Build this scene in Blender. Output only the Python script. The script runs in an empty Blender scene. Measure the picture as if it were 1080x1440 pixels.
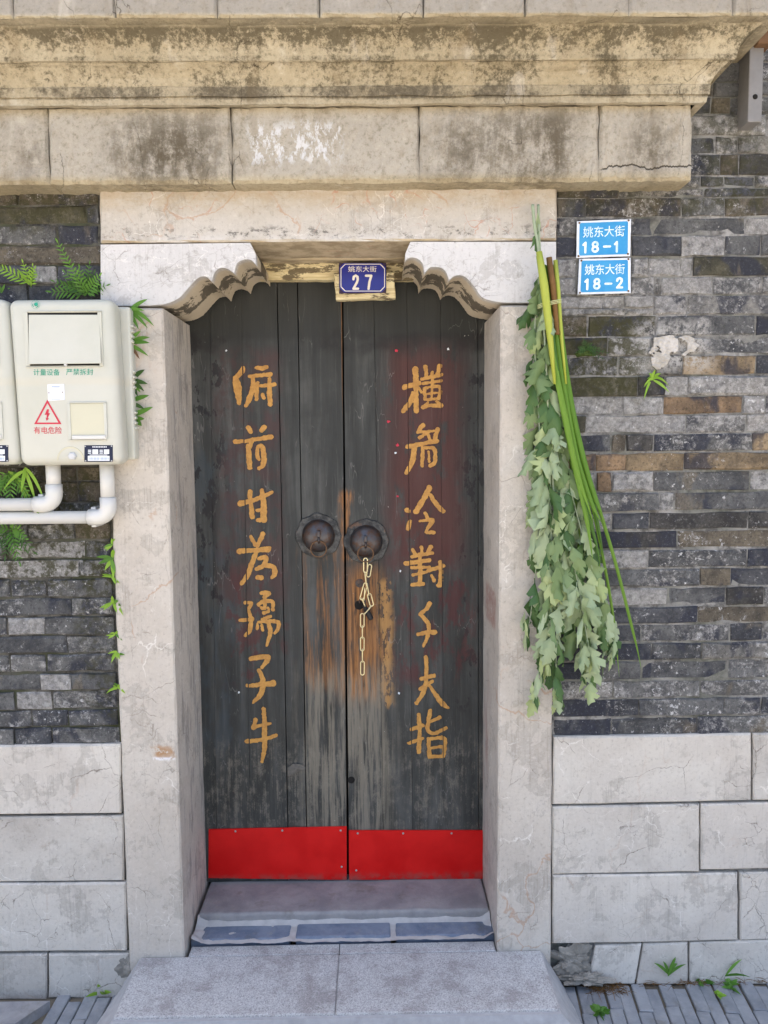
import bpy, bmesh, math, random
import numpy as np
from mathutils import Vector, Matrix, Euler, noise as mn

rnd = random.Random(11)
U = rnd.uniform
C = bpy.context.scene.collection
SC = bpy.context.scene

# ------------------------------------------------------------------ camera
F_PX = 1081.0                       # focal length in photo pixels (photo 1080 x 1440)
PITCH, YAW, ROLL = math.radians(5.0), math.radians(0.7), math.radians(-0.6)
DIST = 2.5
_f = Vector((math.sin(YAW) * math.cos(PITCH), math.cos(YAW) * math.cos(PITCH), -math.sin(PITCH)))
_r0 = Vector((math.cos(YAW), -math.sin(YAW), 0))
_u0 = _r0.cross(_f)
_r = _r0 * math.cos(ROLL) + _u0 * math.sin(ROLL)
_u = -_r0 * math.sin(ROLL) + _u0 * math.cos(ROLL)
CAM = Vector((0, -DIST, 0))


def P(px, py, Y):
    """point of the vertical plane y = Y that the photo shows at pixel px, py"""
    d = _r * (px - 540) + _u * (720 - py) + _f * F_PX
    return CAM + d * ((Y - CAM.y) / d.y)


CAM.z = -P(760, 1383, 0).z          # eye height above the ground at the wall's foot


def PG(px, py, Z=0.0):
    """point of the horizontal plane z = Z seen at a pixel"""
    d = _r * (px - 540) + _u * (720 - py) + _f * F_PX
    return CAM + d * ((Z - CAM.z) / d.z)


cam = bpy.data.cameras.new('camera')
cam_o = bpy.data.objects.new('camera', cam)
C.objects.link(cam_o)
m = Matrix((_r, _u, -_f)).transposed().to_4x4()
m.translation = CAM
cam_o.matrix_world = m
cam.sensor_fit = 'VERTICAL'
cam.sensor_height = 36
cam.sensor_width = 36
cam.lens = F_PX / 1440 * 36
cam.clip_end = 2000
SC.camera = cam_o
SC.render.engine = 'CYCLES'

# ------------------------------------------------------------------ sky, sun, exposure
SUN_EL, SUN_ROT = math.radians(68), math.radians(-14)     # behind the house: the front is in open shade
w = bpy.data.worlds.new('World')
SC.world = w
w.use_nodes = True
nt = w.node_tree
nt.nodes.clear()
sky = nt.nodes.new('ShaderNodeTexSky')
sky.sky_type = 'NISHITA'
sky.sun_disc = False
sky.sun_elevation = SUN_EL
sky.sun_rotation = SUN_ROT
sky.air_density = 1.0
sky.dust_density = 7.0
sky.ozone_density = 1.0
bg = nt.nodes.new('ShaderNodeBackground')
bg.inputs[1].default_value = 0.15
wo = nt.nodes.new('ShaderNodeOutputWorld')
nt.links.new(sky.outputs[0], bg.inputs[0])
nt.links.new(bg.outputs[0], wo.inputs[0])
sun = bpy.data.lights.new('sun', 'SUN')
sun.energy = 3.8
sun.angle = math.radians(0.5)
sun.color = (1.0, 0.94, 0.84)
sun_o = bpy.data.objects.new('sun', sun)
C.objects.link(sun_o)
_s = Vector((math.sin(SUN_ROT) * math.cos(SUN_EL), math.cos(SUN_ROT) * math.cos(SUN_EL), math.sin(SUN_EL)))
sun_o.rotation_euler = (-_s).to_track_quat('-Z', 'Y').to_euler()
sun_o.location = (0, 6, 12)
SC.render.filter_size = 1.1
SC.cycles.use_denoising = True
SC.cycles.denoising_input_passes = 'RGB_ALBEDO_NORMAL'
SC.cycles.max_bounces = 6
SC.cycles.diffuse_bounces = 3
SC.cycles.use_adaptive_sampling = False
SC.cycles.sample_clamp_indirect = 4
SC.view_settings.view_transform = 'Standard'
SC.view_settings.look = 'None'
SC.view_settings.gamma = 1
SC.view_settings.use_curve_mapping = False
SC.view_settings.exposure = 1.98

# ------------------------------------------------------------------ node helper
SOCK = bpy.types.NodeSocket


class G:
    def __init__(s, name, rough=0.8, spec=0.3, metal=0.0):
        s.m = bpy.data.materials.new(name)
        s.m.use_nodes = True
        s.t = s.m.node_tree
        s.t.nodes.clear()
        s.out = s.t.nodes.new('ShaderNodeOutputMaterial')
        s.b = s.t.nodes.new('ShaderNodeBsdfPrincipled')
        s.t.links.new(s.b.outputs[0], s.out.inputs[0])
        s.set(s.b, 'Roughness', rough)
        s.set(s.b, 'Specular IOR Level', spec)
        s.set(s.b, 'Metallic', metal)
        s._p = None
        s._o = None

    def set(s, n, k, v):
        i = n.inputs[k]
        if isinstance(v, SOCK):
            s.t.links.new(v, i)
        elif isinstance(v, (tuple, list)) and len(v) == 3 and i.type == 'RGBA':
            i.default_value = (*v, 1)
        else:
            i.default_value = v

    def n(s, typ, props=None, ins=None):
        n = s.t.nodes.new(typ)
        for k, v in (props or {}).items():
            setattr(n, k, v)
        for k, v in (ins or {}).items():
            s.set(n, k, v)
        return n

    def pos(s):
        if s._p is None:
            s._p = s.n('ShaderNodeNewGeometry').outputs['Position']
        return s._p

    def obj(s):
        if s._o is None:
            s._o = s.n('ShaderNodeObjectInfo')
        return s._o

    def vm(s, op, a, b):
        return s.n('ShaderNodeVectorMath', {'operation': op}, {0: a, 1: b}).outputs[0]

    def vmul(s, a, b):
        return s.vm('MULTIPLY', a, b)

    def noise(s, vec, scale, detail=4, rough=.6, dist=0, color=False):
        n = s.n('ShaderNodeTexNoise', None, {'Vector': vec, 'Scale': scale, 'Detail': detail, 'Roughness': rough, 'Distortion': dist})
        return n.outputs[1 if color else 0]

    def voro(s, vec, scale, feature='DISTANCE_TO_EDGE', rand=1.0):
        n = s.n('ShaderNodeTexVoronoi', {'feature': feature}, {'Vector': vec, 'Scale': scale, 'Randomness': rand})
        return n.outputs[0]

    def mr(s, v, a, b, c=0.0, d=1.0):
        return s.n('ShaderNodeMapRange', {'interpolation_type': 'SMOOTHSTEP'},
                   {0: v, 1: a, 2: b, 3: c, 4: d}).outputs[0]

    def ma(s, op, a, b=0.0, clamp=False):
        return s.n('ShaderNodeMath', {'operation': op, 'use_clamp': clamp}, {0: a, 1: b}).outputs[0]

    def mul(s, *a):
        r = a[0]
        for b in a[1:]:
            r = s.ma('MULTIPLY', r, b)
        return r

    def mix(s, f, a, b, blend='MIX'):
        n = s.n('ShaderNodeMix', {'data_type': 'RGBA', 'blend_type': blend})
        s.set(n, 0, f)
        s.set(n, 6, a)
        s.set(n, 7, b)
        return n.outputs[2]

    def ramp(s, f, stops):
        n = s.n('ShaderNodeValToRGB', None, {0: f})
        e = n.color_ramp.elements
        while len(e) < len(stops):
            e.new(.5)
        for i, (p, c) in enumerate(stops):
            e[i].position = p
            e[i].color = (*c, 1) if not isinstance(c, float) else (c, c, c, 1)
        return n.outputs[0]

    def sep(s, v):
        return s.n('ShaderNodeSeparateXYZ', None, {0: v}).outputs

    def warp(s, vec, scale, amt, detail=3):
        c = s.noise(vec, scale, detail, .6, color=True)
        c = s.vm('SUBTRACT', c, (.5, .5, .5))
        return s.vm('ADD', vec, s.vmul(c, (amt, amt, amt)))

    def zone(s, vec, x0, y0, x1, y1, Y, soft=12):
        """mask of a photo-pixel rectangle lying on the plane y = Y (a stain with its own place)"""
        a, b = P(x0, y1, Y), P(x1, y0, Y)
        e = soft * .0023
        x, y, z = s.sep(vec)
        return s.mul(s.mr(x, a.x - e, a.x + e), s.mr(x, b.x + e, b.x - e), s.mr(z, a.z - e, a.z + e), s.mr(z, b.z + e, b.z - e))

    def done(s, col, height=None, strength=.3, dist=.01, rough=None):
        s.set(s.b, 'Base Color', col)
        if height is not None:
            n = s.n('ShaderNodeBump', None, {'Strength': strength, 'Distance': dist, 'Height': height})
            s.set(s.b, 'Normal', n.outputs[0])
        if rough is not None:
            s.set(s.b, 'Roughness', rough)
        return s.m


def plain(name, col, rough=.6, spec=.3, metal=0.0, var=.12, sc=30, bump=0.0):
    g = G(name, rough, spec, metal)
    n = g.noise(g.pos(), sc, 5, .65)
    c = g.mix(n, tuple(x * (1 - var) for x in col), tuple(min(1, x * (1 + var)) for x in col))
    return g.done(c, n if bump else None, bump, .004)


def limestone(name, a=(.51, .465, .405), b=(.60, .56, .495), cracks=1.0, rust=.5, grime=.3, extra=None, stretch=(1, 1, 1)):
    g = G(name, .85, .25)
    p0 = g.pos()
    # every block gets its own bit of stone
    p = g.vm('ADD', p0, g.vmul(g.n('ShaderNodeCombineXYZ', None, {0: g.obj().outputs['Random'], 1: .37, 2: g.obj().outputs['Random']}).outputs[0], (17., 3., 29.)))
    tone = g.mr(g.obj().outputs['Random'], 0, 1, .90, 1.06)
    big = g.noise(p, 2.6, 6, .6, .6)
    col = g.mix(g.mr(big, .3, .7), a, b)
    col = g.mix(1.0, col, g.n('ShaderNodeCombineXYZ', None, {0: tone, 1: tone, 2: tone}).outputs[0], 'MULTIPLY')
    mot = g.noise(p, 11, 9, .76)
    col = g.mix(g.mul(g.mr(mot, .54, .68), .30), col, (.26, .235, .2))
    col = g.mix(g.mul(g.mr(mot, .44, .32), .35), col, (.68, .65, .60))
    # weathered skin: clouded patches with firm edges
    pt = g.noise(g.warp(p, 9, .08, 5), 7, 6, .66)
    col = g.mix(g.mul(g.mr(pt, .555, .575), g.mr(pt, .67, .60), .30), col, (.25, .23, .20))
    fine = g.noise(p, 85, 6, .8)
    col = g.mix(g.mul(g.mr(fine, .53, .68), .40), col, (.20, .18, .155))
    col = g.mix(g.mul(g.mr(fine, .45, .32), .25), col, (.72, .70, .66))
    # pits
    pit = g.noise(p, 42, 7, .78)
    col = g.mix(g.mul(g.mr(pit, .655, .70), .6), col, (.13, .115, .10))
    # worn vertical tool marks and thin drawn lines
    tool = g.noise(g.vmul(p, (150, 60, 7)), 1, 3, .6)
    col = g.mix(g.mul(g.mr(tool, .58, .74), .16), col, (.25, .23, .2))
    vl = g.noise(g.vmul(g.warp(p, 6, .012), (34, 34, .8)), 1, 2, .5)
    vlm = g.mul(g.mr(g.ma('ABSOLUTE', g.ma('SUBTRACT', vl, .5)), .022, .006), g.mr(g.noise(p, 7, 4), .47, .60))
    col = g.mix(g.mul(vlm, .20), col, (.19, .17, .145))
    # cracks: broken dark hairlines, pale veins, rusty veins
    ps = g.vmul(p, stretch)
    cr = None
    for sc, of, wd, lo in ((2.6, 0.0, .0038, .48), (5.5, 4.0, .0060, .52), (11., 8.0, .010, .54)):
        w1 = g.warp(g.warp(g.vm('ADD', ps, (of, of * .3, of)), 3, .22), 22, .035, 5)
        e1 = g.voro(w1, sc)
        brk = g.mr(g.noise(g.vm('ADD', p, (0, of, of)), 5, 4), lo, lo + .10)
        c_ = g.mul(g.mr(e1, wd, wd * .15), brk, cracks)
        cr = c_ if cr is None else g.ma('MAXIMUM', cr, c_)
    col = g.mix(g.mul(cr, .78), col, (.13, .105, .085))
    for sc, of in ((6.5, 5.2), (12., 1.1)):
        w2 = g.warp(g.warp(g.vm('ADD', ps, (of, 1.3, 2.7)), 4, .25), 30, .03)
        e2 = g.voro(w2, sc)
        ve = g.mul(g.mr(e2, .012, .003), g.mr(g.noise(g.vm('ADD', p, (of, 0, 0)), 6, 3), .54, .64))
        col = g.mix(g.mul(ve, .5), col, (.80, .78, .73))
    w3 = g.warp(g.warp(g.vm('ADD', ps, (1.2, 7.3, 9.7)), 3, .3), 20, .05, 5)
    e3 = g.voro(w3, 2.3)
    ru = g.mul(g.mr(e3, .009, .001), g.mr(g.noise(p, 4, 3), .50, .60), rust)
    col = g.mix(g.mul(ru, .7), col, (.40, .22, .12))
    gr = g.mr(g.noise(g.vmul(p, (1, 1, .55)), 3.5, 9, .76, .5), .55, .70)
    col = g.mix(g.mul(gr, grime), col, (.17, .155, .135))
    if extra:
        col = extra(g, p0, col)
    h = g.ma('ADD', g.mul(mot, .9), g.ma('ADD', g.mul(fine, .6), g.mul(tool, .4)))
    h = g.ma('SUBTRACT', h, g.mul(cr, 1.2))
    h = g.ma('SUBTRACT', h, g.mul(g.mr(pit, .62, .72), .6))
    return g.done(col, h, .42, .005)


def concrete():
    g = G('weathered render', .9, .2)
    p = g.pos()
    x, y, z = g.sep(p)
    pw = g.warp(p, 7, .06, 5)
    big = g.noise(p, 2.2, 6, .62, .5)
    tan = g.mix(g.mr(big, .32, .68), (.325, .275, .18), (.42, .37, .265))
    grey = g.mix(g.noise(p, 6, 6, .7), (.30, .28, .245), (.46, .435, .39))
    zf0, zf1 = P(540, 255, -.10).z, P(540, 150, -.10).z
    fas = g.mul(g.mr(z, zf0 + .006, zf0 + .03), g.mr(z, zf1 + .012, zf1 - .035))
    top = g.mr(z, P(540, 19, -.27).z - .004, P(540, 19, -.27).z + .008)
    col = g.mix(g.ma('MAXIMUM', g.mul(fas, .72), g.mul(top, .85)), tan, grey)
    fn = g.noise(p, 75, 7, .8)
    col = g.mix(g.mul(g.mr(fn, .50, .66), .58), col, (.15, .135, .08))
    col = g.mix(g.mul(g.mr(fn, .45, .30), .35), col, (.66, .60, .48))
    col = g.mix(g.mul(g.mr(g.noise(g.vmul(p, (1, 1, .7)), 17, 8, .76), .50, .66), .40), col, (.20, .16, .10))
    col = g.mix(g.mul(top, .5), col, (.22, .20, .165))
    # pale wash patches
    col = g.mix(g.mul(g.mr(g.noise(g.vmul(p, (1, 1, .6)), 5.5, 5, .7), .60, .72), .38), col, (.60, .56, .48))
    # algae band that hangs from each drip edge of the mouldings, speckled
    sp = g.noise(p, 62, 8, .82)
    cl = g.noise(g.vmul(p, (1, 1, .8)), 6.5, 5, .62, .4)
    z1, z2 = P(540, 34, -.24).z, P(540, 150, -.12).z
    zone = g.mul(g.mr(z, z2 + .0, z2 + .03), g.mr(z, z1 + .006, z1 - .004))
    near = g.mr(z, P(540, 72, -.22).z, P(540, 33, -.24).z)
    d = g.ma('ADD', g.mul(near, .10), g.ma('ADD', g.mul(cl, .40), g.mul(sp, .60)))
    al = g.mul(g.mr(d, .500, .600), zone)
    al = g.ma('MAXIMUM', al, g.mul(zone, g.mr(g.noise(p, 95, 6, .8), .585, .62), g.mr(cl, .40, .55), .9))
    col = g.mix(g.mul(al, .80), col, g.mix(sp, (.028, .025, .018), (.085, .07, .04)))
    near2 = g.mul(g.mr(z, P(540, 140, -.13).z, P(540, 136, -.135).z), g.mr(z, P(540, 117, -.14).z, P(540, 122, -.14).z))
    col = g.mix(g.mul(near2, g.mr(g.ma('ADD', g.mul(cl, .6), g.mul(sp, .4)), .43, .56), .78), col, (.10, .085, .06))
    near3 = g.mul(g.mr(z, P(540, 103, -.16).z, P(540, 86, -.16).z), g.mr(z, P(540, 83, -.16).z, P(540, 86, -.16).z))
    col = g.mix(g.mul(near3, g.mr(g.ma('ADD', g.mul(cl, .5), g.mul(sp, .5)), .45, .58), .75), col, (.095, .08, .05))
    # run-off streaks
    st = g.noise(g.vmul(pw, (13, 13, .9)), 1, 4, .6)
    col = g.mix(g.mul(g.mr(st, .58, .70), .30), col, (.17, .13, .075))
    st2 = g.noise(g.vmul(g.vm('ADD', pw, (3.3, 0, 0)), (9, 9, .7)), 1, 4, .6)
    col = g.mix(g.mul(g.mr(st2, .62, .70), .34), col, (.58, .54, .46))
    # fascia: the sooty patches where water has run
    stk = g.noise(g.vmul(pw, (26, 26, 2.2)), 1, 7, .72)
    for (a, b, c, d_, k) in ((150, 158, 318, 262, .75), (205, 180, 275, 252, .95), (680, 150, 800, 262, .75), (755, 164, 810, 250, .95),
                             (605, 165, 690, 258, .7), (890, 168, 945, 240, .9), (15, 185, 62, 255, .7), (650, 150, 668, 255, .6), (905, 150, 920, 235, .55)):
        zo = g.mul(g.zone(g.warp(p, 9, .13, 6), a, b, c, d_, -.10, 34), g.mr(g.ma('ADD', g.mul(g.noise(p, 22, 9, .82), .62), g.mul(stk, .38)), .40, .58), k)
        col = g.mix(zo, col, (.095, .078, .052))
    # remains of white paint
    wp = g.mul(g.zone(g.warp(p, 14, .06, 5), 352, 174, 482, 228, -.10, 8), g.mr(g.noise(g.vmul(p, (1.6, 1, .8)), 21, 9, .78), .50, .56), .85)
    col = g.mix(wp, col, (.60, .61, .62))
    # crack hairlines
    e1 = g.voro(g.warp(g.warp(g.vmul(p, (1.6, 1, .9)), 3, .22), 22, .05, 5), 2.6)
    cr = g.mul(g.mr(e1, .0042, .0006), g.mr(g.noise(p, 4, 3), .50, .60))
    col = g.mix(g.mul(cr, .8), col, (.06, .045, .03))
    cz = P(880, 235, -.10)
    wz = g.noise(g.vmul(p, (1, 1, 0)), 11, 6, .7)
    ck = g.ma('ABSOLUTE', g.ma('SUBTRACT', g.ma('SUBTRACT', z, cz.z - .03), g.mul(wz, .06)))
    ckm = g.mul(g.mr(ck, .0035, .0012), g.mr(x, P(842, 200, -.1).x, P(850, 200, -.1).x))
    col = g.mix(g.mul(ckm, .9), col, (.035, .028, .02))
    h = g.ma('ADD', g.mul(g.noise(p, 26, 9, .78), 1.0), g.mul(g.noise(p, 130, 3, .6), .5))
    h = g.ma('SUBTRACT', h, g.mul(g.ma('ADD', cr, ckm), .9))
    return g.done(col, h, .6, .007)


def brick_mat(name, moss_zones=(), smear=None):
    g = G(name, .88, .25)
    p0 = g.pos()
    rr = g.obj().outputs['Random']
    off = g.n('ShaderNodeCombineXYZ', None, {0: g.mul(rr, 31.), 1: g.mul(rr, 11.), 2: g.mul(rr, 53.)}).outputs[0]
    p = g.vm('ADD', p0, off)
    base = g.obj().outputs['Color']
    wash = g.obj().outputs['Alpha']
    n1 = g.noise(p, 13, 7, .7, .4)
    col = g.mix(g.mr(n1, .3, .7), g.mix(1.0, base, (.52, .53, .56), 'MULTIPLY'), g.mix(1.0, base, (1.42, 1.40, 1.34), 'MULTIPLY'))
    # soft-edged fire marks inside a brick: blue black, buff
    n2 = g.noise(g.vmul(p, (1, 1, .7)), 6.0, 4, .55, .5)
    col = g.mix(g.mul(g.mr(n2, .53, .60), .80), col, (.034, .038, .056))
    n3 = g.noise(g.vm('ADD', g.vmul(p, (1, 1, .6)), (3, 9, 4)), 6, 4, .6, .5)
    col = g.mix(g.mul(g.mr(n3, .62, .69), .5), col, (.215, .18, .125))
    # grain and pits
    fine = g.noise(p0, 105, 6, .82)
    col = g.mix(g.mul(g.mr(fine, .52, .64), .72), col, (.034, .034, .032))
    col = g.mix(g.mul(g.mr(fine, .45, .30), .42), col, (.36, .35, .33))
    # lime bloom: runs over several bricks, speckled, strongest near joints
    ef = g.noise(p0, 46, 9, .84)
    ef2 = g.noise(p0, 5.5, 5, .7, .5)
    ef3 = g.noise(p, 15, 6, .7)
    s_ = g.ma('ADD', g.ma('ADD', g.mul(ef, .48), g.mul(ef2, .26)), g.mul(ef3, .26))
    em = g.mr(g.ma('ADD', s_, g.mul(g.ma('SUBTRACT', wash, .5), .24)), .485, .565)
    col = g.mix(g.mul(em, .72), col, g.mix(g.mr(ef, .35, .7), (.19, .185, .175), (.60, .59, .57)))
    wsp = g.mr(g.ma('ADD', g.mul(g.noise(p0, 60, 5, .75), .7), g.mul(ef2, .3)), .585, .62)
    col = g.mix(g.mul(wsp, g.mr(wash, .05, .4), .85), col, (.66, .66, .66))
    if smear:
        sm_ = g.mul(g.zone(g.warp(p0, 12, .08, 5), *smear, 0.0, 14), g.mr(g.noise(p0, 34, 8, .8), .40, .56))
        col = g.mix(g.mul(sm_, .85), col, (.50, .49, .465))
    # moss, thicker along joints
    ms = g.noise(p0, 24, 9, .8)
    for z in moss_zones:
        mk = g.mul(g.zone(g.warp(p0, 6, .16, 4), *z[:4], 0.0, z[4]), g.mr(ms, z[5], z[5] + .10), z[6])
        col = g.mix(mk, col, g.mix(ef, (.020, .022, .010), (.080, .076, .030)))
    h = g.ma('ADD', g.mul(g.noise(p0, 24, 9, .78), 1.8), g.mul(fine, .9))
    h = g.ma('ADD', h, g.mul(em, .25))
    return g.done(col, h, .8, .009)


def mortar_mat(name, a, b, moss=0.3):
    g = G(name, .95, .15)
    p = g.pos()
    n = g.noise(p, 20, 8, .72)
    col = g.mix(g.mr(n, .35, .65), a, b)
    col = g.mix(g.mul(g.mr(g.noise(p, 5, 6, .7), .46, .6), moss), col, (.035, .045, .014))
    return g.done(col, g.noise(p, 70, 6, .7), .7, .008)


def door_mat():
    g = G('old painted timber', .62, .3)
    p = g.pos()
    Y = .33
    rr = g.obj().outputs['Random']
    off = g.n('ShaderNodeCombineXYZ', None, {0: g.mul(rr, 13.), 1: g.mul(rr, 5.), 2: g.mul(rr, 7.)}).outputs[0]
    q = g.vm('ADD', p, off)
    grain = g.noise(g.vmul(q, (110, 60, 3.2)), 1, 7, .68)
    wide = g.noise(g.vmul(q, (16, 10, 1.6)), 1, 5, .6, .4)
    big = g.noise(p, 3.2, 6, .65, .4)
    col = g.ramp(g.ma('ADD', g.mul(wide, .55), g.mul(big, .45)), [(.34, (.018, .020, .019)), (.5, (.043, .046, .044)), (.64, (.090, .093, .088))])
    col = g.mix(g.mul(g.mr(grain, .50, .72), .35), col, (.028, .027, .025))
    col = g.mix(g.mul(g.mr(grain, .46, .30), .18), col, (.17, .17, .155))
    # blue-green stain by the left edge
    pw = g.warp(p, 7, .12, 5)
    col = g.mix(g.mul(g.zone(pw, 276, 620, 330, 1060, Y, 25), g.mr(g.noise(g.vmul(p, (3, 1, 1)), 6, 5), .45, .62), .5), col, (.045, .062, .075))
    # black flakes of old paint
    fl = g.mr(g.noise(g.vmul(p, (1.5, 1, .7)), 16, 7, .68), .56, .585)
    col = g.mix(g.mul(fl, g.ma('MAXIMUM', g.zone(pw, 268, 470, 315, 900, Y, 14), g.zone(pw, 640, 470, 690, 1000, Y, 14)), .85), col, (.018, .018, .02))
    # dim band at the very top and a dark collar where paper was glued
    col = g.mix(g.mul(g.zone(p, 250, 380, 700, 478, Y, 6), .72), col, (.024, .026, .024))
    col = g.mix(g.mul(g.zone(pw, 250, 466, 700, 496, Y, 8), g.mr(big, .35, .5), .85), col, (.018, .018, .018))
    # maroon couplet grounds
    red = g.mr(g.noise(g.vmul(p, (1.4, 1, .6)), 7, 7, .7), .30, .52)
    k1 = g.mul(g.zone(g.warp(p, 11, .07, 6), 549, 490, 648, 800, Y, 26), g.mr(g.noise(g.vmul(p, (1.5, 1, .55)), 10, 7, .74), .34, .50))
    k2 = g.mul(g.zone(pw, 552, 780, 665, 960, Y, 22), g.mr(g.noise(g.vmul(p, (2, 1, .8)), 8, 6, .7), .48, .60), .85)
    k3 = g.mul(g.zone(g.warp(p, 12, .05, 4), 310, 492, 395, 850, Y, 14), g.mr(g.noise(g.vmul(p, (1.4, 1, .8)), 9, 6, .7), .42, .60), .72)
    k4 = g.mul(g.zone(pw, 318, 800, 400, 960, Y, 20), g.mr(g.noise(g.vmul(p, (1.5, 1, .9)), 11, 6, .7), .50, .60), .8)
    for k, c in ((k1, (.080, .030, .026)), (k2, (.078, .024, .024)), (k3, (.068, .034, .033)), (k4, (.075, .022, .022))):
        col = g.mix(g.mul(k, .86), col, g.mix(wide, tuple(v * .7 for v in c), tuple(v * 1.35 for v in c)))
    # wood worn bare round the lock
    wn = g.noise(g.vmul(q, (26, 20, 2.4)), 1, 6, .7)
    bare = g.mul(g.zone(pw, 487, 800, 536, 985, Y, 26), g.mr(wn, .36, .52))
    bare2 = g.mul(g.zone(pw, 430, 775, 482, 965, Y, 22), g.mr(wn, .44, .60), .7)
    bare3 = g.mul(g.zone(g.warp(p, 12, .03), 480, 690, 496, 790, Y, 5), g.mr(wn, .4, .52), .8)
    oak = g.mix(g.mr(grain, .36, .62), (.42, .19, .06), (.14, .062, .022))
    oak = g.mix(g.mr(g.noise(g.vmul(q, (60, 30, 6)), 1, 6, .7), .5, .66), oak, (.05, .03, .018))
    for b_ in (bare, bare2, bare3):
        col = g.mix(g.mul(b_, .92), col, oak)
    # grime halo above the bare patch, ochre strip beside it
    st = g.mul(g.zone(g.warp(p, 26, .03, 6), 535, 815, 550, 995, Y, 8), g.mr(g.noise(g.vmul(p, (1.5, 1, .6)), 32, 7, .7), .46, .50))
    col = g.mix(g.mul(st, .95), col, g.mix(grain, (.44, .25, .085), (.26, .14, .05)))
    # pale scuffing along the bottom
    pale = g.mul(g.zone(pw, 250, 1040, 700, 1180, Y, 40), g.mr(g.ma('ADD', g.mul(g.noise(g.vmul(p, (1.6, 1, 1)), 17, 9, .84), .6), g.mul(grain, .4)), .48, .60))
    col = g.mix(g.mul(pale, .62), col, g.mix(grain, (.30, .27, .215), (.14, .13, .11)))
    pale2 = g.mul(g.zone(pw, 428, 940, 545, 1180, Y, 25), g.mr(g.noise(g.vmul(q, (40, 20, 2)), 1, 7, .7), .42, .56))
    col = g.mix(g.mul(pale2, .62), col, (.25, .225, .175))
    # scratches and specks of lost paint
    v = g.voro(g.warp(p, 20, .05), 30, 'F1')
    col = g.mix(g.mul(g.mr(v, .055, .03), g.mr(g.noise(p, 9, 3), .53, .60), .8), col, (.45, .43, .40))
    sc_ = g.voro(g.warp(g.vmul(p, (5, 1, .8)), 3, .4), 4.5)
    col = g.mix(g.mul(g.mr(sc_, .012, .004), g.mr(g.noise(p, 8, 4), .54, .62), .30), col, (.30, .29, .27))
    h = g.ma('ADD', g.mul(grain, .8), g.mul(wide, .7))
    return g.done(col, h, .5, .004, g.mr(big, .3, .7, .5, .78))


def leaf_mat(name, a, b, rough=.55, tr=.25):
    g = G(name, rough, .3)
    rr = g.obj().outputs['Random']
    n = g.noise(g.pos(), 45, 4, .6)
    f = g.ma('ADD', g.mul(rr, .65), g.mul(n, .35))
    col = g.mix(f, a, b)
    g.done(col, n, .25, .002)
    t = g.n('ShaderNodeBsdfTranslucent', None, {'Color': col})
    mx = g.n('ShaderNodeMixShader', None, {0: tr, 1: g.b.outputs[0], 2: t.outputs[0]})
    g.t.links.new(mx.outputs[0], g.out.inputs[0])
    return g.m


def granite():
    g = G('grey granite', .8, .3)
    p = g.pos()
    sp = g.noise(p, 230, 3, .8)
    col = g.ramp(sp, [(.30, (.17, .17, .172)), (.43, (.34, .34, .342)), (.54, (.46, .46, .455)), (.68, (.60, .595, .585))])
    col = g.mix(g.mul(g.mr(g.noise(p, 7, 8, .74), .45, .62), .5), col, (.18, .155, .15))
    col = g.mix(g.mul(g.mr(g.noise(p, 26, 6, .75), .56, .7), .35), col, (.5, .5, .5))
    return g.done(col, sp, .35, .003)


def slate(name, a, b, dust=.35):
    g = G(name, .72, .35)
    p0 = g.pos()
    rr = g.obj().outputs['Random']
    off = g.n('ShaderNodeCombineXYZ', None, {0: g.mul(rr, 23.), 1: g.mul(rr, 41.), 2: g.mul(rr, 3.)}).outputs[0]
    p = g.vm('ADD', p0, off)
    n = g.noise(p, 9, 6, .65, .3)
    col = g.mix(g.mr(n, .3, .7), a, b)
    du = g.noise(p0, 28, 9, .78)
    col = g.mix(g.mul(g.mr(du, .52, .68), dust), col, (.30, .285, .26))
    col = g.mix(g.mul(g.mr(g.noise(p0, 6, 5, .7), .56, .68), .35), col, (.11, .095, .065))
    return g.done(col, g.noise(p0, 60, 7, .72), .5, .006)


# ------------------------------------------------------------------ materials
def _rj(g, p, col):       # red rubbing on the reveal of the right jamb
    zo = g.zone(g.warp(p, 30, .03, 5), 560, 828, 692, 882, .12, 6)
    r = g.mul(zo, g.mr(g.sep(p)[1], .03, .06), g.mr(g.sep(p)[1], .30, .24), g.mr(g.noise(p, 60, 5, .7), .32, .44))
    col = g.mix(g.mul(r, .85), col, (.22, .035, .025))
    zo = g.mul(g.mr(g.sep(p)[1], .10, .26), g.mr(g.sep(p)[2], P(686, 900, .2).z, P(686, 1000, .2).z), g.mr(g.noise(g.vmul(p, (8, 8, 1)), 3, 5), .5, .64))
    return g.mix(g.mul(zo, .4), col, (.30, .12, .11))


def _lj(g, p, col):       # scuffed mortar smears on the reveal of the left jamb
    y, z = g.sep(p)[1], g.sep(p)[2]
    n = g.noise(g.vmul(p, (6, 6, 1)), 4, 7, .7)
    col = g.mix(g.mul(g.mr(y, .02, .06), g.mr(n, .50, .60), .6), col, (.20, .195, .195))
    # chipped lens with rust at the edge of the front face
    zo = g.mul(g.zone(g.warp(p, 26, .05, 5), 216, 1052, 244, 1064, -.025, 6), g.mr(g.noise(p, 40, 5, .7), .38, .48))
    col = g.mix(g.mul(zo, .9), col, (.36, .20, .09))
    zo = g.mul(g.zone(g.warp(p, 30, .035, 5), 216, 1066, 246, 1070, -.025, 3), g.mr(g.noise(p, 50, 5, .7), .40, .48))
    return g.mix(zo, col, (.75, .75, .78))


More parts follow.
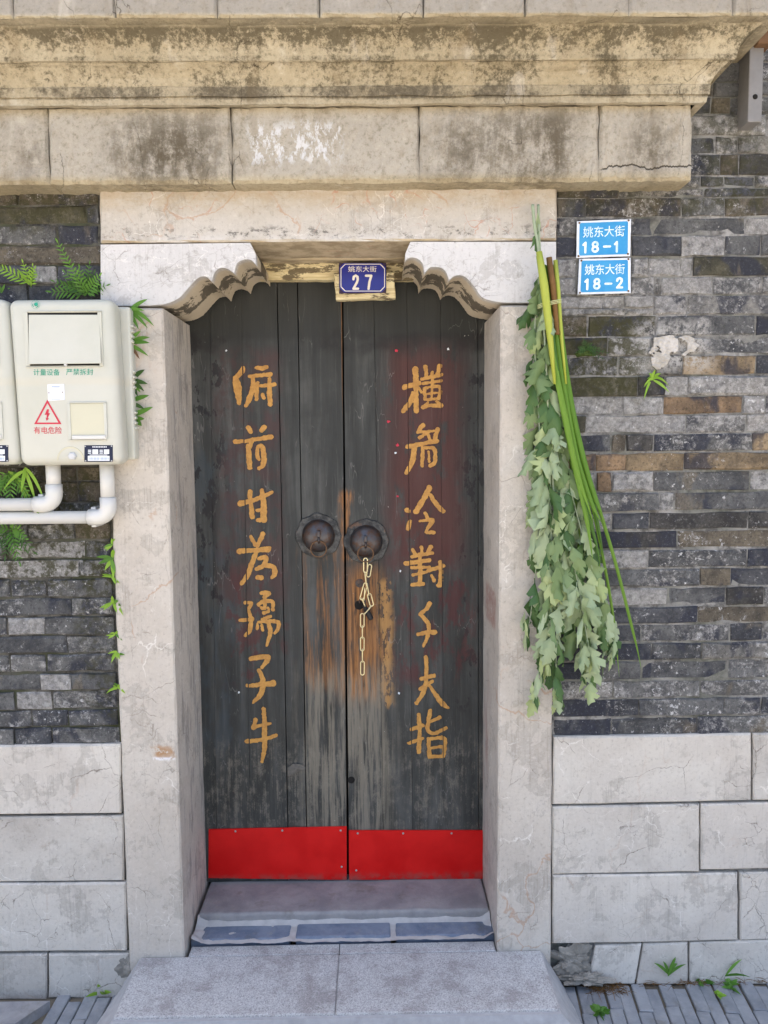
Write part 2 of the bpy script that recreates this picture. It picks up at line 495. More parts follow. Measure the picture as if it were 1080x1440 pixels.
def _lt(g, p, col):       # lintel: rusty wash at the top, sooty pits along the lower edge
    z = g.sep(p)[2]
    zt, zb = P(460, 268, -.025).z, P(460, 340, -.025).z
    n = g.noise(g.vmul(p, (1, 1, 2)), 12, 8, .76)
    top = g.mul(g.mr(z, zt - .10, zt - .01), g.mr(n, .36, .60))
    col = g.mix(g.mul(top, .45), col, (.36, .27, .16))
    band = g.mul(g.mr(z, zb + .0, zb + .02), g.mr(z, zb + .062, zb + .03), g.mr(g.noise(g.vmul(p, (1, 1, 1.8)), 26, 8, .8), .52, .60))
    col = g.mix(g.mul(band, .85), col, (.10, .095, .085))
    band2 = g.mul(g.mr(z, zb + .035, zb), g.mr(g.noise(p, 20, 7, .7), .42, .55))
    col = g.mix(g.mul(band2, .5), col, (.62, .62, .61))
    und = g.mr(g.sep(g.n('ShaderNodeNewGeometry').outputs['Normal'])[2], -.6, -.85)
    col = g.mix(und, col, g.mix(g.mr(g.noise(p, 12, 7, .7), .4, .62), (.54, .46, .33), (.34, .28, .19)))
    # fine red veins
    for sc, of in ((5.5, 0.0), (9.0, 3.0)):
        e = g.voro(g.warp(g.warp(g.vm('ADD', p, (of, 0, of)), 4, .3), 25, .03), sc)
        v = g.mul(g.mr(e, .016, .003), g.mr(g.noise(g.vm('ADD', p, (of, 1, 2)), 5, 5), .53, .62))
        col = g.mix(g.mul(v, .55), col, (.44, .20, .13))
    return col


def _sp(g, p, col):       # scalloped underside: buff limewash with dark old stains at mid depth
    y = g.sep(p)[1]
    und = g.mr(y, -.008, .03)
    buff = g.mix(g.noise(p, 14, 6, .7), (.62, .54, .40), (.46, .39, .27))
    col = g.mix(g.mul(und, .85), col, buff)
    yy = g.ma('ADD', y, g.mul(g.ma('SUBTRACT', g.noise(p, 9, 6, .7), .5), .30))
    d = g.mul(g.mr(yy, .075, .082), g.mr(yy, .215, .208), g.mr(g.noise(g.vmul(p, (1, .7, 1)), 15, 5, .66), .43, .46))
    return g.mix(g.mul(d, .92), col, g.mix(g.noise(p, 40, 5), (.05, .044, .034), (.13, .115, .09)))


M = {}
M['jamb_r'] = limestone('pale limestone right jamb', cracks=.55, rust=.7, grime=.12, extra=_rj, stretch=(1, 1, .8))
M['jamb_l'] = limestone('pale limestone left jamb', cracks=.6, rust=.7, grime=.15, extra=_lj, stretch=(1, 1, .8))
M['lintel'] = limestone('pink veined lintel stone', (.47, .435, .375), (.555, .525, .475), .5, .7, .26, _lt)
M['springer'] = limestone('white limestone', (.575, .57, .56), (.64, .635, .63), .7, .2, .03, _sp, (1, 1, 1.6))
M['plinth'] = limestone('grey plinth limestone', (.50, .465, .415), (.60, .57, .51), .9, .25, .22)
M['concrete'] = concrete()
M['brick_r'] = brick_mat('old grey brick right', ((790, 440, 910, 560, 20, .44, .85), (965, 150, 1080, 300, 30, .45, .6), (780, 430, 1080, 640, 40, .56, .6), (780, 260, 1080, 300, 10, .44, .5)), (893, 452, 1000, 520))
M['brick_l'] = brick_mat('old grey brick left', ((0, 655, 165, 830, 18, .46, .85), (0, 262, 140, 320, 20, .44, .7), (120, 780, 170, 1000, 10, .46, .6), (0, 800, 160, 1048, 40, .60, .5)))
M['mortar_r'] = mortar_mat('pointing right', (.09, .088, .083), (.33, .325, .31), .45)
M['mortar_l'] = mortar_mat('pointing left', (.035, .034, .03), (.16, .155, .14), .7)
M['patch'] = mortar_mat('cement patch', (.36, .34, .30), (.55, .53, .50), 0.0)
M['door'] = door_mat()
M['buff'] = plain('tan limewashed rail', (.46, .385, .26), .85, .2, 0, .3, 14, .5)
M['dark'] = plain('dark gap', (.012, .011, .010), .9)
M['gold'] = None
g = G('gold lettering paint', .5, .4)
n_ = g.noise(g.pos(), 60, 6, .72)
n2_ = g.noise(g.vmul(g.pos(), (90, 60, 6)), 1, 5, .65)
c_ = g.mix(g.mr(n_, .35, .65), (.54, .285, .062), (.40, .195, .042))
c_ = g.mix(g.mul(g.mr(n2_, .58, .72), .45), c_, (.26, .115, .03))
M['gold'] = g.done(c_, n2_, .3, .002)
g = G('red enamel', .46, .22)
n_ = g.noise(g.pos(), 9, 5, .6)
c_ = g.mix(g.mr(n_, .3, .7), (.54, .005, .005), (.63, .009, .008))
c_ = g.mix(g.mul(g.mr(g.noise(g.vmul(g.pos(), (1.2, 1, 2)), 55, 6, .8), .64, .72), .4), c_, (.42, .10, .08))
_zk = P(485, 1236, .324).z
c_ = g.mix(g.mul(g.mr(g.sep(g.pos())[2], _zk + .035, _zk + .002), g.mr(g.noise(g.pos(), 22, 7, .75), .40, .62), .55), c_, (.16, .10, .085))
M['red'] = g.done(c_, g.noise(g.pos(), 5, 2), .12, .01, g.mr(n_, .3, .7, .32, .5))
g = G('rusty iron', .42, .5, .75)
n_ = g.noise(g.pos(), 38, 6, .72)
c_ = g.mix(g.mr(n_, .42, .62), (.085, .085, .092), (.105, .062, .042))
M['iron'] = g.done(c_, n_, .35, .003, g.mr(n_, .3, .7, .34, .62))
g = G('crusty backplate', .75, .35, .1)
n_ = g.noise(g.pos(), 34, 7, .74)
c_ = g.mix(g.mr(n_, .4, .62), (.035, .036, .036), (.115, .115, .108))
c_ = g.mix(g.mul(g.mr(g.noise(g.pos(), 17, 5), .55, .68), .6), c_, (.16, .07, .03))
M['plate'] = g.done(c_, n_, .6, .006)
M['brass'] = plain('worn brass', (.74, .60, .28), .38, .5, .8, .25, 90)
M['chain'] = plain('galvanised gilt chain', (.80, .70, .40), .42, .5, .55, .2, 90)
M['black'] = plain('black rubber', (.02, .02, .021), .5)
M['screw'] = plain('screw head', (.42, .40, .40), .5, .5, .5)
# yellowed timber of the header
g = G('peeling cream timber', .75, .25)
p_ = g.pos()
gr_ = g.noise(g.vmul(p_, (5, 30, 90)), 1, 6, .7)
b_ = g.noise(g.vmul(p_, (.6, 1, 2.2)), 13, 7, .72)
c_ = g.mix(g.mr(gr_, .4, .62), (.72, .64, .40), (.52, .43, .24))
c_ = g.mix(g.mul(g.mr(b_, .525, .565), .9), c_, g.mix(gr_, (.055, .045, .03), (.16, .12, .07)))
M['cream_wood'] = g.done(c_, g.ma('ADD', gr_, b_), .6, .005)
g = G('cream plastic', .42, .45)
p_ = g.pos()
n_ = g.noise(p_, 5, 5, .6)
c_ = g.mix(g.mr(n_, .3, .7), (.47, .475, .405), (.515, .52, .46))
c_ = g.mix(g.mul(g.mr(g.noise(g.vmul(p_, (9, 9, .7)), 1, 6, .7), .55, .72), .22), c_, (.52, .47, .33))
c_ = g.mix(g.mul(g.mr(g.noise(p_, 75, 4, .7), .68, .76), .5), c_, (.42, .39, .30))
c_ = g.mix(g.mul(g.mr(g.sep(g.warp(p_, 5, .03))[2], P(90, 538, -.13).z - .012, P(90, 538, -.13).z), g.mr(g.sep(p_)[2], P(90, 530, -.13).z + .008, P(90, 536, -.13).z), .22), c_, (.58, .51, .36))
M['plastic'] = g.done(c_, g.noise(p_, 160, 2), .05, .002)
M['plastic_win'] = plain('yellowed clear flap', (.545, .53, .405), .25, .5, 0, .05, 8)
M['pvc'] = plain('white pvc', (.60, .60, .57), .32, .5, 0, .05, 12)
M['pvc_grey'] = plain('grey clip plastic', (.55, .56, .56), .45)
M['lbl_green'] = plain('printed green', (.02, .30, .20), .55)
M['lbl_red'] = plain('printed red', (.52, .035, .065), .55)
M['lbl_navy'] = plain('navy label', (.010, .016, .045), .4)
M['lbl_white'] = plain('printed white', (.74, .78, .82), .5)
M['lbl_grey'] = plain('printed pale blue grey', (.36, .44, .58), .5)
M['sticker'] = plain('white sticker', (.72, .74, .80), .45, .3, 0, .08, 60)
g = G('blue road sign enamel', .35, .5)
n_ = g.noise(g.pos(), 11, 6, .65)
c_ = g.mix(g.mr(n_, .3, .7), (.016, .235, .52), (.05, .31, .58))
c_ = g.mix(g.mul(g.mr(g.noise(g.pos(), 60, 7, .8), .62, .72), .35), c_, (.25, .42, .65))
M['sign'] = g.done(c_)
g = G('sign lettering', .45, .4)
n_ = g.noise(g.vmul(g.pos(), (1.5, 1, .8)), 40, 7, .75)
M['sign_text'] = g.done(g.mix(g.mul(g.mr(n_, .44, .62), .55), (.74, .85, .90), (.20, .46, .74)))
M['sign_rim'] = plain('chipped white rim', (.66, .70, .76), .45, .4, 0, .22, 70)
M['enamel'] = plain('deep blue enamel', (.010, .014, .22), .28, .6, 0, .25, 20)
M['enamel_rust'] = plain('rust edged enamel', (.035, .022, .06), .6, .3, 0, .6, 50)
M['enamel_w'] = plain('ivory enamel', (.72, .69, .62), .4, .4, 0, .1, 60)
M['steel'] = plain('dull grey steel', (.21, .205, .20), .6, .35, .2, .25, 25, .3)
M['splinter'] = plain('bare grey wood', (.125, .118, .105), .8, .2, 0, .6, 70, .5)
M['rust'] = plain('rusty brown', (.15, .085, .045), .85, .2, 0, .5, 40, .4)
M['granite'] = granite()
M['sill'] = slate('worn violet sill stone', (.215, .213, .222), (.33, .325, .325), .6)
M['sill_brick'] = slate('blue sill brick', (.11, .145, .21), (.21, .245, .31), .4)
M['cement'] = plain('grey cement', (.44, .43, .42), .9, .2, 0, .35, 24, .6)
M['skirt'] = plain('pale trowelled cement', (.36, .36, .365), .85, .25, 0, .3, 34, .4)
M['cement_d'] = plain('dirty lumpy cement', (.25, .235, .205), .95, .15, 0, .6, 22, .8)
M['paver'] = slate('slate blue paving brick', (.17, .185, .205), (.28, .295, .31), .4)
M['pave_bed'] = plain('earth joint', (.13, .115, .09), .95, .1, 0, .5, 30, .6)
g = G('sunlit street paving', .9, .2)
n_ = g.noise(g.pos(), 2.2, 7, .7)
M['street'] = g.done(g.mix(g.mr(n_, .3, .7), (.32, .29, .25), (.40, .365, .315)), g.noise(g.pos(), 40, 5), .4, .01)
M['plaster'] = plain('unseen upper wall', (.30, .29, .27), .9, .2, 0, .2, 4)
M['mug_pale'] = leaf_mat('silver leaf underside', (.26, .35, .19), (.42, .50, .31), .72)
M['mug_tip'] = leaf_mat('pale yellow leaf tip', (.34, .43, .17), (.44, .52, .27), .6)
M['mug_mid'] = leaf_mat('mid green leaf', (.14, .22, .085), (.24, .33, .15), .6)
M['mug_dark'] = leaf_mat('dark leaf upper side', (.045, .105, .032), (.11, .20, .065), .5)
M['mug_stem'] = plain('pale green stem', (.30, .36, .24), .7, .25, 0, .25, 40)
M['cal'] = leaf_mat('calamus blade', (.10, .24, .025), (.22, .38, .05), .42)
M['cal_d'] = leaf_mat('deep green calamus blade', (.045, .13, .02), (.09, .20, .03), .42)
M['cal_stalk'] = leaf_mat('yellow green stalk', (.33, .40, .05), (.44, .46, .09), .4, .1)
M['cal_brown'] = plain('browned cut stalk', (.16, .085, .03), .7, .2, 0, .5, 60)
M['fern'] = leaf_mat('fern frond', (.055, .16, .020), (.15, .32, .05), .5)
M['fern_b'] = leaf_mat('bright fern frond', (.18, .36, .03), (.33, .52, .07), .5)
M['fern_d'] = leaf_mat('dark fern frond', (.030, .075, .020), (.07, .15, .035), .55)
M['moss'] = plain('moss cushion', (.05, .075, .02), .95, .1, 0, .6, 60, .8)
M['string'] = plain('pale string', (.55, .58, .30), .8)
M['added_roof'] = plain('grey roof tiles', (.10, .10, .10), .9)

# ------------------------------------------------------------------ object helpers
WL = {}


def wl(o):
    return WL[o.name] if o is not None else Vector((0, 0, 0))


def thing(name, label, cat, loc=(0, 0, 0), group=None):
    o = bpy.data.objects.new(name, None)
    C.objects.link(o)
    o.location = loc
    o.empty_display_size = .05
    o['label'] = label
    o['category'] = cat
    if group:
        o['group'] = group
    WL[o.name] = Vector(loc)
    return o


def tag(o, label, cat, group=None):
    o['label'] = label
    o['category'] = cat
    if group:
        o['group'] = group
    return o


def put(bm, name, mat, parent=None, smooth=False, kind=None, recalc=True, label=None):
    """link a bmesh written in world coordinates as one mesh object"""
    if recalc:
        bmesh.ops.recalc_face_normals(bm, faces=bm.faces)
    o_ = wl(parent)
    for v in bm.verts:
        v.co -= o_
    me = bpy.data.meshes.new(name)
    bm.to_mesh(me)
    bm.free()
    for mt in (mat if isinstance(mat, list) else [mat]):
        me.materials.append(mt)
    if smooth:
        for p in me.polygons:
            p.use_smooth = True
    o = bpy.data.objects.new(name, me)
    C.objects.link(o)
    if parent is not None:
        o.parent = parent
    WL[o.name] = o_
    if kind:
        o['kind'] = kind
    if label:
        o['label'] = label
    return o


def new():
    return bmesh.new()


def slab(bm, c, yb, ch=.004, nx=2, nz=1, jit=.001, bulge=0.0):
    """block with a slightly rough chamfered front; c = bl, br, tr, tl corners of the front"""
    bl, br, tr, tl = c
    w_ = (br - bl).length
    h_ = (tl - bl).length
    du, dv = min(.3, ch / w_), min(.3, ch / h_)

    def bil(u, v):
        return (bl * (1 - u) + br * u) * (1 - v) + (tl * (1 - u) + tr * u) * v
    g = []
    for j in range(nz + 1):
        row = []
        for i in range(nx + 1):
            u = du + (1 - 2 * du) * i / nx
            v = dv + (1 - 2 * dv) * j / nz
            q = bil(u, v)
            q += Vector((U(-jit, jit), U(-jit, jit) - bulge * math.sin(u * math.pi) * math.sin(v * math.pi), U(-jit, jit)))
            row.append(bm.verts.new(q))
        g.append(row)
    for j in range(nz):
        for i in range(nx):
            bm.faces.new((g[j][i], g[j][i + 1], g[j + 1][i + 1], g[j + 1][i]))
    ring = [(i, 0) for i in range(nx + 1)] + [(nx, j) for j in range(1, nz + 1)] + [(i, nz) for i in range(nx - 1, -1, -1)] + [(0, j) for j in range(nz - 1, 0, -1)]
    outer, back = [], []
    for (i, j) in ring:
        u = 0 if i == 0 else 1 if i == nx else i / nx
        v = 0 if j == 0 else 1 if j == nz else j / nz
        q = bil(u, v)
        k = jit * .8
        q += Vector((U(-k, k), ch * U(.6, 1.4), U(-k, k)))
        outer.append(bm.verts.new(q))
        back.append(bm.verts.new(Vector((q.x, yb, q.z))))
    n = len(ring)
    for a in range(n):
        b = (a + 1) % n
        ga, gb = g[ring[a][1]][ring[a][0]], g[ring[b][1]][ring[b][0]]
        bm.faces.new((ga, outer[a], outer[b], gb))
        bm.faces.new((outer[a], back[a], back[b], outer[b]))
    bm.faces.new(back)


def quad(x0, y0, x1, y1, Y):
    return [P(x0, y1, Y), P(x1, y1, Y), P(x1, y0, Y), P(x0, y0, Y)]


def quad4(bl, br, tr, tl, Y):
    return [P(*bl, Y), P(*br, Y), P(*tr, Y), P(*tl, Y)]


def wq(x0, x1, z0, z1, Y):
    return [Vector((x0, Y, z0)), Vector((x1, Y, z0)), Vector((x1, Y, z1)), Vector((x0, Y, z1))]


def box(bm, lo, hi, bev=0.0, seg=2, mat_index=0):
    r = bmesh.ops.create_cube(bm, size=1)
    vs = r['verts']
    lo, hi = Vector(lo), Vector(hi)
    for v in vs:
        v.co = Vector((lo[i] + (v.co[i] + .5) * (hi[i] - lo[i]) for i in range(3)))
    fs = {f for v in vs for f in v.link_faces}
    for f in fs:
        f.material_index = mat_index
    if bev:
        es = list({e for v in vs for e in v.link_edges})
        bmesh.ops.bevel(bm, geom=es, offset=bev, segments=seg, profile=.5, affect='EDGES')


def tube(bm, pts, r, seg=10, cap=True, closed=False):
    pts = [Vector(p) for p in pts]
    rs = r if isinstance(r, (list, tuple)) else [r] * len(pts)
    rings = []
    n = len(pts)
    ref = None
    for i in range(n):
        if closed:
            t = (pts[(i + 1) % n] - pts[i - 1]).normalized()
        else:
            t = (pts[min(i + 1, n - 1)] - pts[max(i - 1, 0)]).normalized()
        if ref is None:
            ref = t.orthogonal().normalized()
        ref = (ref - t * ref.dot(t)).normalized()
        b = t.cross(ref)
        rings.append([bm.verts.new(pts[i] + (ref * math.cos(a) + b * math.sin(a)) * rs[i]) for a in [2 * math.pi * k / seg for k in range(seg)]])
    for i in range(n if closed else n - 1):
        A, B = rings[i], rings[(i + 1) % n]
        for k in range(seg):
            bm.faces.new((A[k], A[(k + 1) % seg], B[(k + 1) % seg], B[k]))
    if cap and not closed:
        bm.faces.new(rings[0])
        bm.faces.new(rings[-1])


def lathe_y(bm, c, prof, seg=32, jitter=0.0):
    """profile of (radius, y offset) turned about the y axis through c"""
    rings = []
    for (r, dy) in prof:
        if r < 1e-5:
            rings.append([bm.verts.new(c + Vector((0, dy, 0)))])
        else:
            rings.append([bm.verts.new(c + Vector((math.cos(a) * r * (1 + U(-jitter, jitter)), dy, math.sin(a) * r * (1 + U(-jitter, jitter))))) for a in [2 * math.pi * k / seg for k in range(seg)]])
    for A, B in zip(rings, rings[1:]):
        for k in range(seg):
            k2 = (k + 1) % seg
            if len(A) == 1:
                bm.faces.new((A[0], B[k], B[k2]))
            elif len(B) == 1:
                bm.faces.new((A[k], A[k2], B[0]))
            else:
                bm.faces.new((A[k], A[k2], B[k2], B[k]))


def prism(bm, pts, dy, inset=0.0):
    """front polygon (world points, may be concave) pushed back along +y by dy"""
    A = [bm.verts.new(p) for p in pts]
    B = [bm.verts.new(p + Vector((0, dy, 0))) for p in pts]
    n = len(A)
    f1 = bm.faces.new(A)
    f2 = bm.faces.new(B[::-1])
    for i in range(n):
        bm.faces.new((A[i], B[i], B[(i + 1) % n], A[(i + 1) % n]))
    bmesh.ops.triangulate(bm, faces=[f1, f2])


def catmull(pts, sub=5):
    out = []
    n = len(pts)
    for i in range(n - 1):
        p0, p1, p2, p3 = pts[max(i - 1, 0)], pts[i], pts[i + 1], pts[min(i + 2, n - 1)]
        for k in range(sub):
            t = k / sub
            out.append(tuple(.5 * (2 * b + (c - a) * t + (2 * a - 5 * b + 4 * c - d) * t * t + (3 * b - a - 3 * c + d) * t ** 3) for a, b, c, d in zip(p0, p1, p2, p3)))
    out.append(tuple(pts[-1]))
    return out


def field_mesh(bm, F, to3, thick=0.0):
    """marching squares: polygons where F (nz x nx array) < 0; to3(i, j) gives the world point"""
    nz, nx = F.shape
    V = {}

    def gv(i, j):
        k = (i, j)
        if k not in V:
            V[k] = bm.verts.new(to3(i, j))
        return V[k]

    def ev(a, b):
        k = (min(a, b), max(a, b))
        if k not in V:
            fa, fb = F[a[1], a[0]], F[b[1], b[0]]
            t = fa / (fa - fb)
            V[k] = bm.verts.new(to3(a[0] + (b[0] - a[0]) * t, a[1] + (b[1] - a[1]) * t))
        return V[k]
    for j in range(nz - 1):
        for i in range(nx - 1):
            c = ((i, j), (i + 1, j), (i + 1, j + 1), (i, j + 1))
            ins = [F[q[1], q[0]] < 0 for q in c]
            if not any(ins):
                continue
            vs = []
            for k in range(4):
                a, b = c[k], c[(k + 1) % 4]
                if ins[k]:
                    vs.append(gv(*a))
                if ins[k] != ins[(k + 1) % 4]:
                    vs.append(ev(a, b))
            if len(vs) >= 3:
                try:
                    bm.faces.new(vs)
                except ValueError:
                    pass


def text(s, q, Y, mat, name, parent, bold=0.0):
    """lettering fitted into the pixel quad q = tl, tr, br, bl on plane y = Y"""
    cu = bpy.data.curves.new('lettering', 'FONT')
    cu.body = s
    cu.size = 1
    cu.offset = bold
    cu.resolution_u = 4
    o = bpy.data.objects.new('lettering', cu)
    C.objects.link(o)
    dg = bpy.context.evaluated_depsgraph_get()
    me = bpy.data.meshes.new_from_object(o.evaluated_get(dg))
    bpy.data.objects.remove(o)
    bm = new()
    bm.from_mesh(me)
    bpy.data.meshes.remove(me)
    xs = [v.co.x for v in bm.verts]
    ys = [v.co.y for v in bm.verts]
    x0, x1, y0, y1 = min(xs), max(xs), min(ys), max(ys)
    tl, tr, br, bl = [P(*a, Y) for a in q]
    for v in bm.verts:
        u, t = (v.co.x - x0) / (x1 - x0), (v.co.y - y0) / (y1 - y0)
        v.co = (bl * (1 - u) + br * u) * (1 - t) + (tl * (1 - u) + tr * u) * t
    for f in bm.faces:
        f.material_index = 0
    return put(bm, name, mat, parent)


def px_rect(x0, y0, x1, y1):
    return ((x0, y0), (x1, y0), (x1, y1), (x0, y1))


# ================================================================== SETTING
# ground sheet
bm = new()
bmesh.ops.create_grid(bm, x_segments=2, y_segments=2, size=400)
for v in bm.verts:
    v.co.z = -.03
put(bm, 'ground', M['street'], kind='structure')

# paving of narrow bricks along the foot of the wall
paving = new()
box(paving, (-3.2, -1.3, -.028), (3.2, .0, -.012))
paving = put(paving, 'paving', M['pave_bed'], kind='structure')
bw, bl_ = .047, .235


def paver(bm, cx, cy, ang, w_, l_, top):
    r = bmesh.ops.create_cube(bm, size=1)
    ca, sa = math.cos(ang), math.sin(ang)
    tz = [top + U(-.0025, .0025) for _ in range(4)]
    for i, v in enumerate(r['verts']):
        lx, ly = v.co.x * w_ + U(-.0012, .0012), v.co.y * l_ + U(-.002, .002)
        z = (top + U(-.002, .002)) if v.co.z > 0 else -.02
        v.co = Vector((cx + lx * ca - ly * sa, cy + lx * sa + ly * ca, z))
    es = [e for e in {e for v in r['verts'] for e in v.link_edges} if all(v.co.z > -.015 for v in e.verts)]
    bmesh.ops.bevel(bm, geom=es, offset=.003, segments=1, affect='EDGES')


rest = new()
for side, ang, xs in ((1, math.radians(-5.5), (.46, 3.1)), (-1, 0.0, (-3.1, -.60))):
    k = 0
    x = xs[0]
    while x < xs[1]:
        offy = (k % 2) * .5 * bl_ + U(-.02, .02)
        for r_ in range(6):
            cy = -.02 - bl_ * (r_ + .5) + offy
            cx = x + math.sin(-ang) * -1 * (-(cy)) * 0 + (-cy) * math.tan(-ang) * -1
            if side < 0 and cx < -1.09 and cy > -.16 and cx > -1.7:
                continue
            ly = bl_ - .004
            if cy + bl_ / 2 > -.012:
                top_ = -.012
                ly = top_ - (cy - bl_ / 2)
                cy = top_ - ly / 2
            if ly < .03:
                continue
            vis = (cy > -.45 and (.42 < cx < 1.35 if side > 0 else -1.3 < cx < -.6))
            if vis:
                b = new()
                paver(b, cx, cy, ang, bw - .0035, ly, U(-.003, .003))
                put(b, 'paving_brick', M['paver'], paving)
            else:
                paver(rest, cx, cy, ang, bw - .0035, ly, U(-.003, .003))
        x += bw
        k += 1
put(rest, 'paving_bricks', M['paver'], paving, kind='stuff')
# the stone strip at the far left, standing a little proud
bm = new()
a, b_ = PG(0, 1402, .02), PG(66, 1402, .02)
prism(bm, [Vector((b_.x - 1.2, -.17, .024)), Vector((b_.x - .05, -.17, .024)), Vector((b_.x - .05, -.17, -.02)), Vector((b_.x - 1.2, -.17, -.02))], .10)
for v in bm.verts:
    if v.co.y > -.1 and v.co.x > b_.x - .2:
        v.co.x += .07
put(bm, 'drain_slab', M['sill'], paving)


# ------------------------------------------------------------------ the two brick walls
PAL = {'g': (.128, .130, .131), 'd': (.076, .080, .090), 'w': (.165, .166, .166), 'o': (.25, .19, .12), 'r': (.215, .15, .095),
       'm': (.082, .078, .055), 'b': (.115, .10, .078), 'k': (.066, .064, .062), 'l': (.19, .187, .178), 'n': (.105, .108, .112)}
WASH = {'g': .50, 'd': .33, 'w': .88, 'o': .18, 'r': .15, 'm': .12, 'b': .3, 'k': .15, 'l': .5, 'n': .33}


def lay(bm, x0, x1, z0, z1, jit=.0032):
    Y = U(-.006, .002)
    slab(bm, wq(x0, x1, z0, z1, Y), .06, U(.002, .006), 4 if x1 - x0 > .12 else 2, 1, jit)


def brick(parent, mat, x0, x1, z0, z1, code):
    bm = new()
    lay(bm, x0, x1, z0, z1)
    o = put(bm, 'brick', mat, parent)
    c = PAL[code]
    f = U(.88, 1.14)
    o.color = (c[0] * f, c[1] * f, c[2] * f, min(1, max(0, WASH[code] + U(-.12, .12))))
    return o


# right wall: courses (top px, bottom px, joints px, one tone letter per brick), measured on the photo
XR = lambda py: 782 - (py - 265) / 1080 * 7
RC = [(118, 135, [1003], 'bn'), (138, 160, [1000, 1027], 'dbn'), (163, 190, [1077], 'ww'), (193, 215, [1006, 1038], 'ngl'), (218, 246, [1013, 1040], 'nbk'), (249, 263, [985, 1018, 1062], 'gndw'),
      (266, 277, [870, 990], 'bgd'), (279, 304, [824, 958, 1019], 'nbgb'), (307, 330, [811, 917, 1049], 'gdnw'), (333, 360, [811, 888, 958, 1019, 1070], 'nddwnn'),
      (363, 388, [812, 888, 912, 974], 'wgwwm'), (390, 414, [811, 888, 920, 930, 1002, 1072], 'wgglwgg'), (417, 432, [848, 879, 919], 'wwwX'), (434, 442, [879, 919], 'wwX'),
      (417, 442, [919, 966], 'Xwl'), (444, 472, [826, 923, 1063], 'bmnk'), (475, 499, [855, 915], 'mwn'), (501, 527, [870, 923, 960, 1063], 'gwkod'), (530, 556, [897, 935, 967], 'mkww'),
      (558, 582, [877, 933, 1044, 1077], 'wwrwg'), (584, 608, [824, 965, 1049], 'mwgw'), (611, 634, [860, 880, 919, 1058], 'nbkgo'), (638, 661, [838, 880, 962], 'rroo'),
      (664, 690, [838, 860, 919, 1055], 'grwnw'), (693, 718, [927, 949], 'gwn'), (721, 744, [860, 913, 1053], 'wdkk'), (747, 770, [953], 'kb'), (774, 798, [912, 1051], 'wnd'),
      (801, 824, [984, 1028], 'nbd'), (827, 851, [940, 1021, 1074], 'wnkg'), (854, 876, [981], 'db'), (879, 902, [840, 902, 1027, 1072], 'ndgdg'), (905, 927, [916, 987], 'dnl'),
      (930, 955, [902, 1024, 1077], 'nngg'), (958, 980, [862, 984], 'ggg'), (983, 1006, [898, 1018, 1070], 'dngd'), (1009, 1034, [860, 981], 'dng')]
XEND = 3.1
wall_r = thing('brick_wall', 'weathered grey brick wall right of the doorway with white bloom and ochre bricks', 'wall', (P(930, 1375, 0).x, 0, 0))
bm = new()
box(bm, (P(779, 800, 0).x, .0035, 0), (6, .5, 3.7))
put(bm, 'mortar_bed', M['mortar_r'], wall_r)
restb = new()
for (y0, y1, js, codes) in RC:
    z1, z0 = P(930, y0, 0).z, P(930, y1, 0).z
    ym = (y0 + y1) / 2
    xs = [P(XR(ym), ym, 0).x + .001 if y0 > 264 else P(960, ym, 0).x] + [P(j, ym, 0).x for j in js]
    last = xs[-1]
    xe = last + U(.20, .26)
    if xe < P(1085, ym, 0).x:
        xe = P(1085, ym, 0).x + U(.02, .1)
    if codes[-1] == 'X':
        xe = None
    xs2 = xs + ([xe] if xe else [])
    for i in range(len(xs2) - 1):
        if codes[i] == 'X':
            continue
        brick(wall_r, M['brick_r'], xs2[i] + .0022, xs2[i + 1] - .0022, z0, z1, codes[i])
    if xe:
        x = xe
        while x < XEND:
            l = rnd.choice((.11, .22, .235, .25))
            lay(restb, x + .0022, x + l - .0022, z0, z1)
            x += l
for k in range(7):           # a few courses above the frame, beside the cornice
    z0 = P(930, 115, 0).z + .003 + k * .058
    x = P(960, 100, 0).x
    while x < XEND:
        l = rnd.choice((.11, .22, .235, .25))
        if x < P(1100, 60, 0).x:
            brick(wall_r, M['brick_r'], x + .0022, x + l - .0022, z0, z0 + .053, rnd.choice('gnbnd'))
        else:
            lay(restb, x + .0022, x + l - .0022, z0, z0 + .053)
        x += l
o = put(restb, 'wall_bricks', M['brick_r'], wall_r, kind='stuff')
o.color = (.14, .138, .13, .45)

# ragged cement patch smeared over three courses
N = 90
Fp = np.zeros((N, N))
for j in range(N):
    for i in range(N):
        u, v = i / (N - 1) * 2 - 1, j / (N - 1) * 2 - 1
        nn = mn.fractal(Vector((u * 2.2, v * 2.2, 3.1)), .9, 2.1, 6)
        r1 = math.hypot((u - .1) / .95, (v + .15) / .62)
        r2 = math.hypot((u + .45) / .42, (v - .55) / .5)
        Fp[j, i] = min(r1, r2) - .72 + nn * .5
        if .17 < u < .52 and -.42 < v < .25:
            Fp[j, i] = max(Fp[j, i], .05 + .3 * (nn))
bm = new()
field_mesh(bm, Fp, lambda i, j: P(905 + 82 * i / (N - 1), 458 + 62 * j / (N - 1), -.0105 - .0025 * mn.noise(Vector((i * .2, j * .2, 0)))))
ex = bmesh.ops.extrude_face_region(bm, geom=list(bm.faces))
for e in ex['geom']:
    if isinstance(e, bmesh.types.BMVert):
        e.co.y += .010
put(bm, 'cement_patch', M['patch'], wall_r, label='ragged pale cement patch smeared over the bricks')

